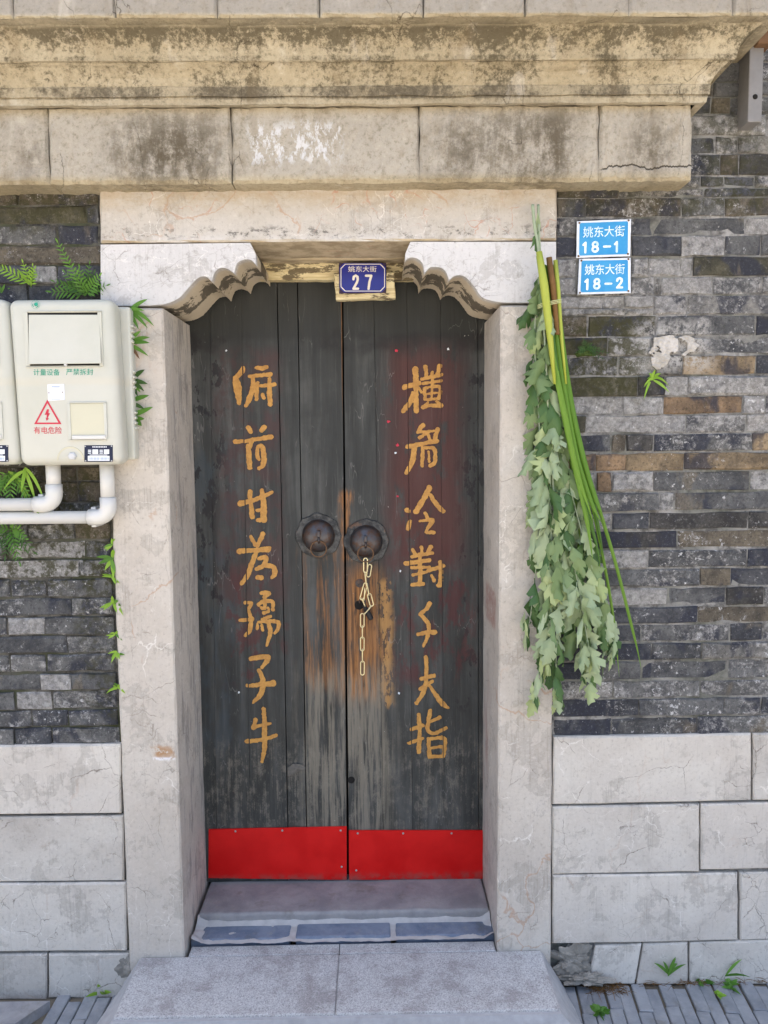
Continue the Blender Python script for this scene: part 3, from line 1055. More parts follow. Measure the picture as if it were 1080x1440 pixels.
# left wall
XL = lambda py: 140 + (py - 265) / 1080 * 42
LC = [(267, 288, [25], 'bb'), (290, 314, [122], 'mn'), (317, 343, [80], 'gd'), (346, 372, [], 'b'), (374, 398, [46, 80], 'nwd'), (401, 426, [38, 78], 'ndk'),
      (429, 452, [60], 'gn'), (455, 478, [30, 115], 'gnn'), (481, 504, [90], 'gn'), (507, 530, [40], 'ng'), (533, 556, [100], 'gn'), (559, 582, [50], 'ng'), (585, 607, [20, 110], 'gng'),
      (610, 632, [70], 'gn'), (635, 655, [90], 'nb'), (657, 676, [32, 108], 'bbb'), (678, 706, [45, 109], 'bbb'), (709, 733, [20, 85], 'kbn'), (737, 758, [40, 105], 'ggb'),
      (762, 785, [11, 120], 'gwg'), (788, 811, [112], 'wg'), (815, 839, [14, 66], 'gdg'), (842, 865, [100], 'ng'), (868, 892, [10, 63], 'gwg'), (895, 918, [94], 'ng'),
      (921, 944, [14, 65], 'ggg'), (948, 970, [57, 100], 'gwn'), (973, 997, [21, 73], 'gwg'), (1000, 1021, [44, 96], 'gdn'), (1024, 1047, [21, 73], 'gdg')]
wall_l = thing('brick_wall', 'mossy dark grey brick wall left of the doorway behind the meter boxes', 'wall', (P(60, 1375, 0).x, 0, 0))
bm = new()
box(bm, (-6, .0055, 0), (P(163, 800, 0).x + .02, .5, 3.7))
put(bm, 'mortar_bed', M['mortar_l'], wall_l)
restb = new()
for (y0, y1, js, codes) in LC:
    z1, z0 = P(80, y0, 0).z, P(80, y1, 0).z
    ym = (y0 + y1) / 2
    xs = [P(j, ym, 0).x for j in js] + [P(XL(ym) - U(1.5, 3.5), ym, 0).x]
    x0 = xs[0] - U(.2, .25)
    if x0 > P(-8, ym, 0).x:
        x0 = P(-8, ym, 0).x - U(.02, .1)
    xs = [x0] + xs
    for i in range(len(xs) - 1):
        brick(wall_l, M['brick_l'], xs[i] + .0026, xs[i + 1] - .0026, z0, z1, codes[i])
    x = x0
    while x > -XEND:
        l = rnd.choice((.11, .22, .235, .25))
        lay(restb, x - l + .0025, x - .0025, z0, z1)
        x -= l
o = put(restb, 'wall_bricks', M['brick_l'], wall_l, kind='stuff')
o.color = (.13, .128, .12, .42)

# ------------------------------------------------------------------ plinths of dressed stone
pl_r = thing('stone_plinth', 'pale dressed stone plinth right of the doorway below the brickwork', 'wall base', (P(930, 1375, 0).x, 0, 0))
pl_l = thing('stone_plinth', 'pale dressed stone plinth left of the doorway below the meter boxes', 'wall base', (P(60, 1375, 0).x, 0, 0))


def stone(parent, q, Y=-.014, yb=.005, ch=.005, n=(8, 5), jit=.0012, mat='plinth', name='stone_block'):
    bm = new()
    slab(bm, q, yb, ch, n[0], n[1], jit)
    return put(bm, name, M[mat], parent)


stone(pl_r, quad4((777, 1132), (1057, 1126), (1057, 1032), (779, 1037), -.014))
stone(pl_r, quad4((1059.5, 1126), (1290, 1121), (1290, 1028), (1059.5, 1032), -.014))
stone(pl_r, quad4((777, 1230), (984, 1226), (984, 1131), (777, 1135), -.013))
stone(pl_r, quad4((986.5, 1224), (1190, 1219), (1190, 1127), (986.5, 1131), -.016))
stone(pl_r, quad4((777, 1328), (1038, 1323), (1038, 1228), (777, 1232), -.016))
stone(pl_r, quad4((1041, 1323), (1260, 1318), (1260, 1222), (1041, 1227.5), -.013))
stone(pl_r, [P(826, 1385, -.012), P(893, 1385, -.012), P(903, 1328, -.012), P(838, 1331, -.012)], n=(4, 3))
stone(pl_r, [P(895.5, 1385, -.012), P(968, 1385, -.012), P(968, 1326, -.012), P(905.5, 1328, -.012)], n=(4, 3))
stone(pl_r, [P(970.5, 1385, -.012), P(1110, 1385, -.012), P(1110, 1322, -.012), P(970.5, 1326, -.012)], n=(4, 3))
bm = new()
zt = P(930, 1034, 0).z
slab(bm, wq(P(1290, 1100, 0).x + .01, 3.1, .0, zt, -.012), .005, .006, 10, 4, .002)
put(bm, 'stone_block', M['plinth'], pl_r)
for (a, b, c, d) in ((1048.5, 1047, 1145.5, 1144.5), (1149, 1147.5, 1240, 1239), (1243, 1241.5, 1338.5, 1337.5)):
    ym = (a + c) / 2
    stone(pl_l, quad4((-260, c + 3), (XL(ym) - 2.5, d), (XL(ym) - 3, b), (-260, a + 3), U(-.016, -.012)), n=(10, 5))
stone(pl_l, quad4((68, 1404), (181, 1404), (181, 1341), (68, 1342), -.015), n=(5, 3))
stone(pl_l, quad4((-260, 1408), (65.5, 1406), (65.5, 1342), (-260, 1345), -.014), n=(6, 3))
bm = new()
slab(bm, wq(-3.1, P(-260, 1100, 0).x - .005, .0, P(80, 1048, 0).z, -.012), .005, .006, 10, 4, .002)
put(bm, 'stone_block', M['plinth'], pl_l)

# ------------------------------------------------------------------ stone door surround
YF = -.025
sur = thing('stone_doorway', 'pale stone door surround with scalloped springers under a long lintel', 'doorway', (P(478, 1340, 0).x, 0, 0))
bm = new()
slab(bm, [Vector((P(182, 1346, YF).x - .002, YF, -.02)), Vector((P(258, 1343, YF).x + .003, YF, -.02)), P(229, 433, YF), P(146, 433, YF)], .40, .006, 5, 40, .0012)
put(bm, 'jamb', M['jamb_l'], sur, label='left jamb leaning slightly with a rusty chip')
bm = new()
slab(bm, [Vector((P(699, 1336, YF).x, YF, -.02)), Vector((P(775, 1338, YF).x, YF, -.02)), P(780.5, 428.5, YF), P(704, 429.5, YF)], .40, .006, 5, 40, .0012)
put(bm, 'jamb', M['jamb_r'], sur, label='right jamb with red rub marks on its reveal')
bm = new()
slab(bm, quad4((141, 341), (783, 337), (783, 263), (139, 264), YF), .40, .006, 30, 6, .0012)
put(bm, 'lintel', M['lintel'], sur)
prof_l = [(229, 428), (240, 425), (253, 418), (263, 407), (277, 392), (286, 388.5), (292, 390), (297.5, 396)], [(297.5, 396), (302, 383), (308, 377.5), (315, 376.5), (322, 379), (329, 384)], \
         [(329, 384), (333, 371), (340, 366), (347, 364.5), (354, 366), (359.5, 372)]


def springer(edge_px, top_line, side_pts):
    """front face cut in vertical strips between the scalloped lower edge and the straight top"""
    E = [P(a_, b_, YF + .002) for a_, b_ in edge_px]
    T = [P(a_, top_line(a_), YF + .002) for a_, b_ in edge_px]
    bm = new()
    fe = [bm.verts.new(v) for v in E]
    ft = [bm.verts.new(v) for v in T]
    dv = Vector((0, .335, 0))
    cols = 7
    under = []
    for k in range(cols + 1):
        under.append(fe if k == 0 else [bm.verts.new(v + dv * k / cols + Vector((U(-.001, .001), 0, U(-.001, .001)))) for v in E])
    bt = [bm.verts.new(v + dv) for v in T]
    n = len(E)
    for i in range(n - 1):
        bm.faces.new((fe[i], fe[i + 1], ft[i + 1], ft[i]))
        for k in range(cols):
            bm.faces.new((under[k][i], under[k + 1][i], under[k + 1][i + 1], under[k][i + 1]))
        bm.faces.new((ft[i], ft[i + 1], bt[i + 1], bt[i]))
        bm.faces.new((under[cols][i], bt[i], bt[i + 1], under[cols][i + 1]))
    for i in (0, n - 1):
        bm.faces.new([fe[i], ft[i], bt[i]] + [under[k][i] for k in range(cols, 0, -1)])
    bmesh.ops.recalc_face_normals(bm, faces=bm.faces)
    for f in bm.faces:
        f.smooth = True
    for e in bm.edges:
        if len(e.link_faces) == 2:
            e.smooth = e.calc_face_angle() < .62
    put(bm, 'springer', M['springer'], sur)


edge = []
for seg_ in prof_l:
    edge += catmull(seg_, 6)[(1 if edge else 0):]
edge = [(141.5, 430.5), (160, 430), (185, 429.8), (210, 429.5)] + edge
springer(edge, lambda x: 344 - (x - 140) * .012 if x < 352 else 341.5 + (x - 352) * 2.2, None)
prof_r = [(705, 425), (690, 422.5), (677, 417), (667, 403), (657, 391.5), (650, 387.5), (643, 387), (637, 389), (632, 394)], [(632, 394), (627, 382), (621, 377), (615, 375.5), (608, 375.5), (603, 377), (597, 384)], \
         [(597, 384), (595, 372), (589, 365), (582, 362), (575, 362.5), (570, 366)]
edge = []
for seg_ in prof_r:
    edge += catmull(seg_, 6)[(1 if edge else 0):]
edge = [(782, 425), (760, 425.3), (735, 425.5), (716, 425.5)] + edge
springer(edge, lambda x: 340 if x > 577 else 340 + (577 - x) * 2.4, None)
# timber header across the top of the opening
bm = new()
a, b_ = P(300, 393, .27), P(640, 364, .27)
slab(bm, quad(338, 364, 600, 393, .27), .315, .004, 20, 4, .0016)
put(bm, 'header_board', M['cream_wood'], sur)
bm = new()
tube(bm, [P(338, 357, .21), P(470, 356.5, .21), P(600, 355.5, .21)], .024, 14)
put(bm, 'header_rail', M['buff'], sur, smooth=True)
# unseen backing wall added behind the door so that no daylight leaks in
bm = new()
zl = P(460, 340, 0).z
box(bm, (P(163, 800, 0).x + .021, .42, 0), (P(779, 800, 0).x - .001, .5, 3.7))
put(bm, 'light_stop', M['dark'], sur)

# ------------------------------------------------------------------ cornice
cor = thing('cornice', 'heavy moulded cornice with tan render streaked by black algae above the doorway', 'cornice', (P(480, 200, 0).x, 0, P(480, 265, 0).z))
XC = P(974, 200, -.10).x
prof = []     # (depth y, z) from bottom to top
for (py, y) in ((150, -.103), (148.5, -.118), (146, -.127), (137, -.130), (135.5, -.128), (134.5, -.134), (122, -.136), (120.5, -.134), (117, -.137), (109, -.143), (101, -.152),
                (94, -.163), (88.5, -.172), (87, -.174), (86, -.182), (84, -.186), (77, -.188), (66, -.193), (56, -.202), (47, -.214), (40, -.226), (36, -.233), (34, -.237)):
    prof.append((y, P(540, py, y).z))
prof.append((-.240, prof[-1][1] - .001))
prof.append((-.268, prof[-1][1] + .002))
bm = new()
NX = 170
xa = -3.1
rows = []
for i in range(NX + 1):
    row = []
    for k, (y, z) in enumerate(prof):
        xe = XC + (-y - .10)
        x = xa + (xe - xa) * i / NX
        q = Vector((x, y, z))
        d = mn.fractal(Vector((x * 9, z * 30, 1.7)), 1, 2, 4) * .0034 if 0 < i < NX else 0
        dz = mn.fractal(Vector((x * 7, k * .6, 9.)), 1, 2, 4) * .0036 if 0 < i < NX else 0
        row.append(bm.verts.new(q + Vector((0, d, dz))))
    rows.append(row)
ret = [bm.verts.new((XC + (-y - .10), .005, z)) for (y, z) in prof]
rows.append(ret)
for A, B in zip(rows, rows[1:]):
    for k in range(len(prof) - 1):
        bm.faces.new((A[k], B[k], B[k + 1], A[k + 1]))
for f in bm.faces:
    f.smooth = False
put(bm, 'moulding', M['concrete'], cor)
# fascia slabs with open joints, a fat rounded lower edge
zf0, zf1 = P(540, 256, -.10).z, P(540, 149, -.10).z
zu = P(540, 266.5, -.03).z
js = [-700, 67, 325, 590, 843, 973.5]
for a, b in zip(js, js[1:]):
    x0, x1 = P(a, 200, -.10).x + .0012, P(b, 200, -.10).x - .0012
    bm = new()
    slab(bm, wq(x0, x1, zf0, zf1 + .004, -.10 + U(-.0015, .0015)), .005, .009, 24, 5, .0030)
    put(bm, 'fascia_slab', M['concrete'], cor)
# coping stones of the top band
zc = prof[-1][1] + .0015
js = [-700, -420, -130, 17, 161, 305, 450, 595, 739, 885, 1032, 1180]
for a, b in zip(js, js[1:]):
    x0, x1 = P(a, 10, -.27).x + .0012, P(b, 10, -.27).x - .0012
    x1 = min(x1, XC + .172)
    bm = new()
    slab(bm, wq(x0, x1, zc, zc + .16, -.270 + U(-.003, .003)), .005, .007, 12, 3, .0024)
    put(bm, 'coping_stone', M['concrete'], cor)
bm = new()
box(bm, (-3.1, -.02, zf0 + .02), (XC - .004, .41, 3.7))  # unseen core added above the opening to block the sun from behind
put(bm, 'sun_block_core', M['plaster'], cor)
bm = new()
box(bm, (-6.2, -.30, 3.7), (6.2, 5, 3.8))  # unseen roof slab, added and set in height to shape the sun's shadow
tag(put(bm, 'added_roof', M['added_roof']), 'unseen grey slab added above the frame to shade the house wall', 'added_roof')

# ------------------------------------------------------------------ threshold and granite step
YD = .33
thr = thing('door_sill', 'worn violet grey stone sill with a row of blue bricks in front', 'sill', (P(485, 1290, .2).x, .2, 0))
zs = P(485, 1238, YD).z
zb = PG(485, 1283, zs)
yfs = (CAM + (P(485, 1282, 0) - CAM) * ((zs - CAM.z) / (P(485, 1282, 0).z - CAM.z))).y
xl, xr = P(262, 1340, 0).x + .012, P(697, 1335, 0).x - .002
bm = new()
box(bm, (xl, yfs, zs - .09), (xr, .40, zs), .010, 3)
bmesh.ops.subdivide_edges(bm, edges=[e for e in bm.edges if e.calc_length() > .3], cuts=24)
for v in bm.verts:
    if v.co.z > zs - .02:
        v.co.z += mn.fractal(Vector((v.co.x * 6, v.co.y * 6, 0)), 1, 2, 4) * .003
        if v.co.y < yfs + .03:
            v.co.y += mn.fractal(Vector((v.co.x * 9, 0, 4)), 1, 2, 4) * .004
put(bm, 'sill_stone', M['sill'], thr)
zb2 = zs - .035
def yat(py, z):
    d = P(485, py, 0) - CAM
    return (CAM + d * ((z - CAM.z) / d.z)).y
y_b0, y_b1 = yat(1319, zb2), yfs + .01
for (a, b) in ((272, 409), (417, 549), (556, 693)):
    bm = new()
    box(bm, (P(a, 1303, (y_b0 + y_b1) / 2).x, y_b0 + .006, zb2 - .08), (P(b, 1303, (y_b0 + y_b1) / 2).x, yfs - .012, zb2 + U(-.002, .002)), .007, 2)
    put(bm, 'brick', M['sill_brick'], thr)
bm = new()
nx, ny = 120, 14
gr_ = []
for j in range(ny + 1):
    row = []
    for i in range(nx + 1):
        x = xl + (xr - xl) * i / nx
        y = y_b0 - .012 + (yfs + .012 - y_b0 + .012) * j / ny
        nn = mn.fractal(Vector((x * 14, y * 20, 2.)), .9, 2, 5)
        z = zb2 - .0045 + nn * .005
        if y > yfs - .012:
            z = zb2 + .008 + nn * .006
        edge_d = min(x - xl, xr - x)
        if edge_d < .035:
            z += (.035 - edge_d) * .5 * (1 + nn)
        row.append(bm.verts.new((x, y, z)))
    gr_.append(row)
for j in range(ny):
    for i in range(nx):
        bm.faces.new((gr_[j][i], gr_[j][i + 1], gr_[j + 1][i + 1], gr_[j + 1][i]))
put(bm, 'mortar_bed', M['cement'], thr, smooth=True)

step = thing('granite_step', 'grey granite doorstep of two slabs with sloping cement sides', 'doorstep', (P(478, 1380, 0).x, -.1, 0))
zr = P(480, 1341, YF).z
yfr = yat(1425, zr)
y0s = y_b0 - .008
xs0, xs1 = P(198, 1345, YF).x, P(760, 1341, YF).x
xm = P(478, 1330, .03).x
xj0, xj1 = P(262, 1340, 0).x + .013, P(697, 1335, 0).x - .003
for (a, b) in ((xs0, xm - .0012), (xm + .0012, xs1)):
    bm = new()
    box(bm, (a, yfr, zr - .06), (b, YF - .002, zr + U(-.0008, .0008)), .004, 2)
    put(bm, 'step_slab', M['granite'], step)
    bm = new()
    aa, bb = max(a, xj0), min(b, xj1)
    box(bm, (aa, YF + .000, zr - .06), (bb, y0s, zr + .0005), .002, 1)
    put(bm, 'step_slab', M['granite'], step)
bm = new()
t = [Vector((xs0 - .004, YF - .001, zr - .005)), Vector((xs1 + .004, YF - .001, zr - .005)), Vector((xs1 + .004, yfr - .012, zr - .007)), Vector((xs0 - .004, yfr - .012, zr - .007))]
b_ = [Vector((xs0 - .105, YF - .001, -.025)), Vector((xs1 + .10, YF - .001, -.025)), Vector((xs1 + .14, yfr - .075, -.025)), Vector((xs0 - .18, yfr - .075, -.025))]
rows = []
K, S = 40, 8
cyc_t = []
for k in range(4):
    for i in range(K):
        f = i / K
        cyc_t.append((t[k].lerp(t[(k + 1) % 4], f), b_[k].lerp(b_[(k + 1) % 4], f)))
for s_ in range(S + 1):
    row = []
    for (p_, q_) in cyc_t:
        v = p_.lerp(q_, s_ / S)
        nn = mn.fractal(Vector((v.x * 12, v.y * 12, v.z * 12)), .9, 2, 5)
        if 0 < s_ < S and v.y < YF - .01:
            v = v + Vector((nn * .006, nn * .006, 0))
        row.append(bm.verts.new(v))
    rows.append(row)
for A, B in zip(rows, rows[1:]):
    for k in range(len(A)):
        bm.faces.new((A[k], A[(k + 1) % len(A)], B[(k + 1) % len(A)], B[k]))
bm.faces.new(rows[0])
put(bm, 'cement_skirt', M['skirt'], step)


def lump(name, mat, parent, c, r, seed, sub=3, amp=.4):
    bm = new()
    bmesh.ops.create_icosphere(bm, subdivisions=sub, radius=1)
    for v in bm.verts:
        n_ = mn.fractal(v.co * 1.6 + Vector((seed, 0, 0)), .9, 2, 5)
        v.co = Vector(c) + Vector((v.co.x * r[0], v.co.y * r[1], v.co.z * r[2])) * (1 + n_ * amp)
    return put(bm, name, mat, parent)


lump('cement_lump', M['cement_d'], pl_r, P(803, 1352, -.01), (.062, .014, .050), 3.1, 5, .9)
lump('cement_lump', M['cement_d'], pl_r, P(822, 1376, -.03), (.06, .022, .016), 7.1, 4, .9)
lump('cement_lump', M['cement_d'], pl_l, P(178, 1358, -.012), (.026, .008, .034), 5.3, 4, .9)

# ------------------------------------------------------------------ the two door leaves
leaf_l = thing('door', 'left leaf of the dark timber door with seven gold characters and a bare knocker', 'door', (P(380, 1238, YD).x, YD, zs))
leaf_r = thing('door', 'right leaf of the dark timber door with seven gold characters and a chained knocker', 'door', (P(585, 1238, YD).x, YD, zs))
# plank joints: (px at py 500, px at py 1100)
LJ = [(258, 278), (296, 303.5), (341, 351.5), (391.5, 403.5), (420, 430), (481.6, 487.0)]
RJ = [(483.4, 489.4), (527, 538), (573, 579.5), (620, 623.5), (672, 673), (692, 692)]


def plank(parent, a, b, gap0, gap1, dy, ch=.0012):
    def X(j, py):
        return j[0] + (j[1] - j[0]) * (py - 500) / 600
    z_b = zs - .001
    top, bot = 372, 1239
    bm = new()
    tl, bl_p = P(X(a, top) + gap0, top, YD), P(X(a, bot) + gap0, bot, YD)
    tr, br_p = P(X(b, top) - gap1, top, YD), P(X(b, bot) - gap1, bot, YD)
    for v in (bl_p, br_p):
        v.z = zs + .003
    for v in (tl, tr, bl_p, br_p):
        v.y = YD + dy
    slab(bm, [bl_p, br_p, tr, tl], YD + .035, ch, 2, 30, .0004)
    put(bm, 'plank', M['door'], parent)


gl = [1, .2, .15, .9, 1.2, .5]
for i in range(5):
    plank(leaf_l, LJ[i], LJ[i + 1], gl[i] * .6, gl[i + 1] * .6, (0, .0006, 0, .0025, -.001)[i], .0007)
gr2 = [.6, .3, .25, .15, .6, 0]
for i in range(5):
    plank(leaf_r, RJ[i], RJ[i + 1], gr2[i] * .6, gr2[i + 1] * .6, (0, .0008, .0003, 0, .003)[i], .0007)
for leaf, a, b in ((leaf_l, 262, 486), (leaf_r, 490, 690)):
    bm = new()
    pa, pb = P(a, 1238, YD), P(b, 372, YD)
    box(bm, (pa.x, YD + .036, zs + .004), (pb.x - (.004 if leaf is leaf_l else 0), YD + .05, pb.z))  # dark sheet added behind the planks to stop light through the gaps
    put(bm, 'light_stop_board', M['dark'], leaf)
# rusty bare edge of the left leaf
bm = new()
tube(bm, [P(479.5, 405, YD), P(480.5, 470, YD), P(482, 640, YD)], [.0022, .0018, .0006], 6)
put(bm, 'worn_edge', M['rust'], leaf_l)
# kick plates
YK = YD - .006
for leaf, q, scr in ((leaf_l, ((293, 1235), (487.6, 1237.5), (487.6, 1162.5), (293.5, 1166.5)), ((331, 1169), (397, 1168), (479, 1168), (480.5, 1219))),
                     (leaf_r, ((491, 1237.5), (679, 1236), (679, 1168), (490.5, 1168)), ((503, 1172), (567, 1172), (635, 1172), (501, 1224)))):
    bm = new()
    slab(bm, [P(*q[0], YK), P(*q[1], YK), P(*q[2], YK), P(*q[3], YK)], YD - .0005, .0008, 10, 4, .0004)
    kp = put(bm, 'kick_plate', M['red'], leaf)
    for (a, b) in scr:
        bm = new()
        lathe_y(bm, P(a, b, YK), [(0, -.002), (.0028, -.0016), (.0042, -.0004), (.0045, .002)], 10)
        put(bm, 'screw', M['screw'], kp, smooth=True)

# ---- brush characters
def strokes(defs, org, sc=4.364):
    return defs, org, sc


CH_L = [
 ((270, 470), [[(315, 208, 24), (300, 235, 30), (268, 268, 26)], [(266, 270, 30), (280, 330, 44), (290, 425, 20)], [(395, 207, 20), (430, 208, 26), (460, 202, 18)], [(355, 258, 20), (420, 252, 20), (480, 246, 26)],
   [(375, 260, 22), (372, 330, 26), (350, 400, 28), (330, 440, 18)], [(402, 298, 18), (398, 350, 24), (396, 400, 20)], [(415, 318, 16), (505, 308, 24)], [(475, 275, 20), (475, 340, 26), (480, 430, 26)], [(432, 370, 18), (440, 390, 22)]]),
 ((270, 470), [[(345, 572, 24), (360, 600, 22)], [(440, 570, 30), (425, 592, 24)], [(265, 658, 24), (330, 655, 20), (485, 630, 28)], [(375, 645, 20), (352, 695, 24)], [(345, 685, 24), (350, 750, 30), (355, 820, 26)],
   [(405, 690, 20), (430, 688, 24), (440, 740, 26), (438, 800, 26), (412, 822, 18)], [(402, 700, 20), (402, 745, 22), (412, 770, 14)]]),
 ((270, 470), [[(298, 1040, 32), (400, 1010, 24), (490, 970, 18)], [(355, 965, 24), (360, 1040, 24), (370, 1120, 26)], [(430, 960, 22), (440, 1050, 32), (440, 1140, 34)], [(400, 1080, 16), (430, 1076, 18)], [(402, 1142, 20), (440, 1140, 26)]]),
 ((270, 470), [[(362, 1245, 20), (388, 1292, 22)], [(435, 1225, 26), (402, 1300, 22)], [(290, 1332, 30), (380, 1326, 24), (470, 1320, 32)], [(398, 1330, 24), (370, 1400, 26), (340, 1480, 28), (305, 1530, 20)],
   [(410, 1378, 18), (455, 1370, 26), (438, 1420, 24), (398, 1440, 24)], [(440, 1418, 22), (500, 1430, 26), (508, 1470, 28), (490, 1492, 18)], [(405, 1492, 26), (425, 1495, 28)]]),
 ((270, 780), [[(325, 295, 18), (365, 297, 20), (345, 335, 22)], [(345, 335, 20), (362, 400, 22), (355, 460, 24), (330, 495, 18)], [(295, 403, 20), (370, 395, 20)], [(425, 235, 20), (475, 235, 22), (440, 260, 18)],
   [(410, 305, 24), (440, 287, 20), (490, 290, 22), (497, 335, 20)], [(445, 250, 16), (447, 330, 18)], [(428, 325, 16), (432, 332, 14)], [(465, 327, 16), (470, 334, 14)], [(440, 358, 18), (470, 350, 16)], [(430, 395, 18), (480, 380, 18)],
   [(402, 425, 14), (398, 455, 18)], [(410, 415, 14), (470, 408, 18), (525, 415, 24), (530, 450, 24), (510, 480, 14)], [(430, 435, 18), (435, 465, 14)], [(470, 415, 20), (480, 480, 24), (460, 555, 14)]]),
 ((270, 780), [[(360, 640, 24), (410, 630, 28), (470, 630, 26), (430, 690, 20)], [(410, 710, 20), (435, 770, 28), (425, 850, 30), (375, 910, 16)], [(340, 805, 20), (430, 795, 24), (500, 788, 32)]]),
 ((270, 780), [[(440, 945, 20), (445, 1050, 26), (445, 1180, 26), (430, 1270, 16)], [(390, 1012, 22), (378, 1065, 24)], [(375, 1060, 20), (430, 1045, 18), (480, 1038, 14)], [(335, 1145, 22), (430, 1135, 22), (515, 1110, 20)]]),
]
CH_R = [
 ((480, 470), [[(385, 325, 26), (480, 300, 24)], [(455, 215, 32), (458, 330, 28), (460, 470, 28)], [(440, 360, 20), (420, 420, 26), (380, 470, 26)], [(475, 330, 16), (490, 355, 14)], [(517, 200, 24), (522, 250, 20)], [(605, 195, 26), (590, 245, 22)],
   [(495, 275, 18), (615, 250, 20)], [(500, 302, 16), (612, 288, 16)], [(558, 235, 16), (556, 310, 16)], [(510, 335, 20), (515, 400, 18)], [(515, 330, 14), (602, 322, 18), (598, 395, 20)], [(520, 366, 11), (592, 358, 12)], [(515, 402, 14), (597, 394, 14)],
   [(556, 330, 12), (555, 400, 12)], [(500, 447, 20), (550, 438, 18), (612, 438, 26)], [(530, 420, 14), (505, 442, 14)], [(585, 412, 14), (610, 432, 16)]]),
 ((480, 470), [[(500, 558, 24), (470, 600, 20)], [(480, 602, 16), (570, 592, 14)], [(480, 636, 18), (530, 602, 16)], [(590, 585, 26), (575, 640, 22)], [(530, 610, 14), (545, 650, 16)], [(405, 690, 24), (500, 672, 22), (585, 655, 22)], [(450, 690, 26), (435, 780, 28), (400, 850, 22)],
   [(500, 700, 20), (495, 805, 20)], [(510, 697, 16), (568, 702, 20), (574, 780, 22), (545, 808, 20)], [(535, 722, 13), (540, 780, 16)]]),
 ((480, 470), [[(405, 1078, 28), (416, 1085, 14)], [(420, 1152, 24), (408, 1195, 22)], [(540, 945, 32), (500, 1020, 28), (455, 1090, 28)], [(547, 985, 20), (580, 1040, 24), (625, 1085, 24)], [(515, 1097, 18), (525, 1122, 20)],
   [(485, 1147, 16), (560, 1140, 22), (530, 1190, 20), (522, 1215, 16)], [(525, 1217, 18), (565, 1217, 22)]]),
 ((480, 470), [[(440, 1325, 22), (455, 1355, 18)], [(492, 1310, 20), (495, 1355, 16)], [(548, 1305, 24), (525, 1352, 18)], [(435, 1365, 18), (560, 1342, 18)], [(395, 1407, 24), (540, 1387, 22)], [(430, 1432, 18), (540, 1430, 16)], [(482, 1350, 20), (484, 1530, 22)],
   [(440, 1478, 18), (522, 1460, 16)], [(435, 1537, 20), (500, 1532, 24)], [(530, 1452, 18), (625, 1422, 22)], [(607, 1400, 24), (611, 1470, 24), (605, 1535, 26), (588, 1542, 14)], [(552, 1480, 16), (570, 1510, 20)]]),
 ((480, 780), [[(540, 300, 24), (520, 335, 22), (482, 365, 18)], [(485, 365, 18), (530, 420, 24), (536, 480, 22), (505, 560, 14)], [(470, 490, 20), (520, 477, 20), (572, 475, 28)]]),
 ((480, 780), [[(518, 630, 24), (522, 700, 20), (520, 780, 22), (500, 850, 24), (460, 910, 22)], [(490, 762, 20), (568, 742, 20)], [(485, 825, 18), (520, 802, 18), (558, 778, 16)], [(530, 790, 14), (580, 860, 24), (620, 915, 28), (655, 938, 12)]]),
 ((480, 780), [[(475, 985, 22), (480, 1080, 22), (475, 1210, 24)], [(430, 1072, 20), (500, 1047, 18)], [(415, 1157, 20), (500, 1127, 14)], [(545, 960, 22), (535, 1020, 22), (530, 1075, 20), (570, 1097, 20), (640, 1065, 18)], [(535, 1027, 16), (605, 1000, 20)],
   [(535, 1130, 20), (540, 1235, 24)], [(540, 1130, 18), (628, 1127, 22), (635, 1180, 22), (625, 1235, 22)], [(545, 1187, 16), (625, 1177, 16)], [(540, 1240, 20), (625, 1237, 18)]]),
]
JOINTS = [(j, .75) for j in LJ[1:5]] + [(j, .55) for j in RJ[1:4]]


def brush(parent, org, sts, seed):
    sc = 4.364
    pts = [p for s in sts for p in s]
    mgn = 26
    u0, u1 = min(p[0] for p in pts) - mgn, max(p[0] for p in pts) + mgn
    v0, v1 = min(p[1] for p in pts) - mgn, max(p[1] for p in pts) + mgn
    stp = 2.6
    us, vs = np.arange(u0, u1, stp), np.arange(v0, v1, stp)
    UU, VV = np.meshgrid(us, vs)
    F = np.full(UU.shape, 1e3)
    for s in sts:
        s2 = catmull(s, 6) if len(s) > 2 else s
        for a, b in zip(s2, s2[1:]):
            dx, dy = b[0] - a[0], b[1] - a[1]
            L = max(dx * dx + dy * dy, 1e-6)
            T = np.clip(((UU - a[0]) * dx + (VV - a[1]) * dy) / L, 0, 1)
            D = np.hypot(UU - a[0] - T * dx, VV - a[1] - T * dy) - (a[2] + (b[2] - a[2]) * T) / 2 * 1.14
            F = np.minimum(F, D)
    NZ = np.zeros_like(F)
    for j in range(F.shape[0]):
        for i in range(F.shape[1]):
            if abs(F[j, i]) < 12:
                NZ[j, i] = mn.fractal(Vector((us[i] * .045, vs[j] * .045, seed)), .9, 2, 4)
    F = F + NZ * 4.2
    # the paint does not bridge the open joints of the planks
    PX, PY = org[0] + UU / sc, org[1] + VV / sc
    for (j, wd) in JOINTS:
        gap = np.abs(PX - (j[0] + (j[1] - j[0]) * (PY - 500) / 600)) - wd
        F = np.maximum(F, -gap * sc)
    bm = new()
    field_mesh(bm, F, lambda i, j: P(org[0] + (u0 + i * stp) / sc, org[1] + (v0 + j * stp) / sc, YD - .0032))
    put(bm, 'painted_character', M['gold'], parent)


for leaf, chars in ((leaf_l, CH_L), (leaf_r, CH_R)):
    for i, (org, sts) in enumerate(chars):
        brush(leaf, org, sts, i * 3.7)

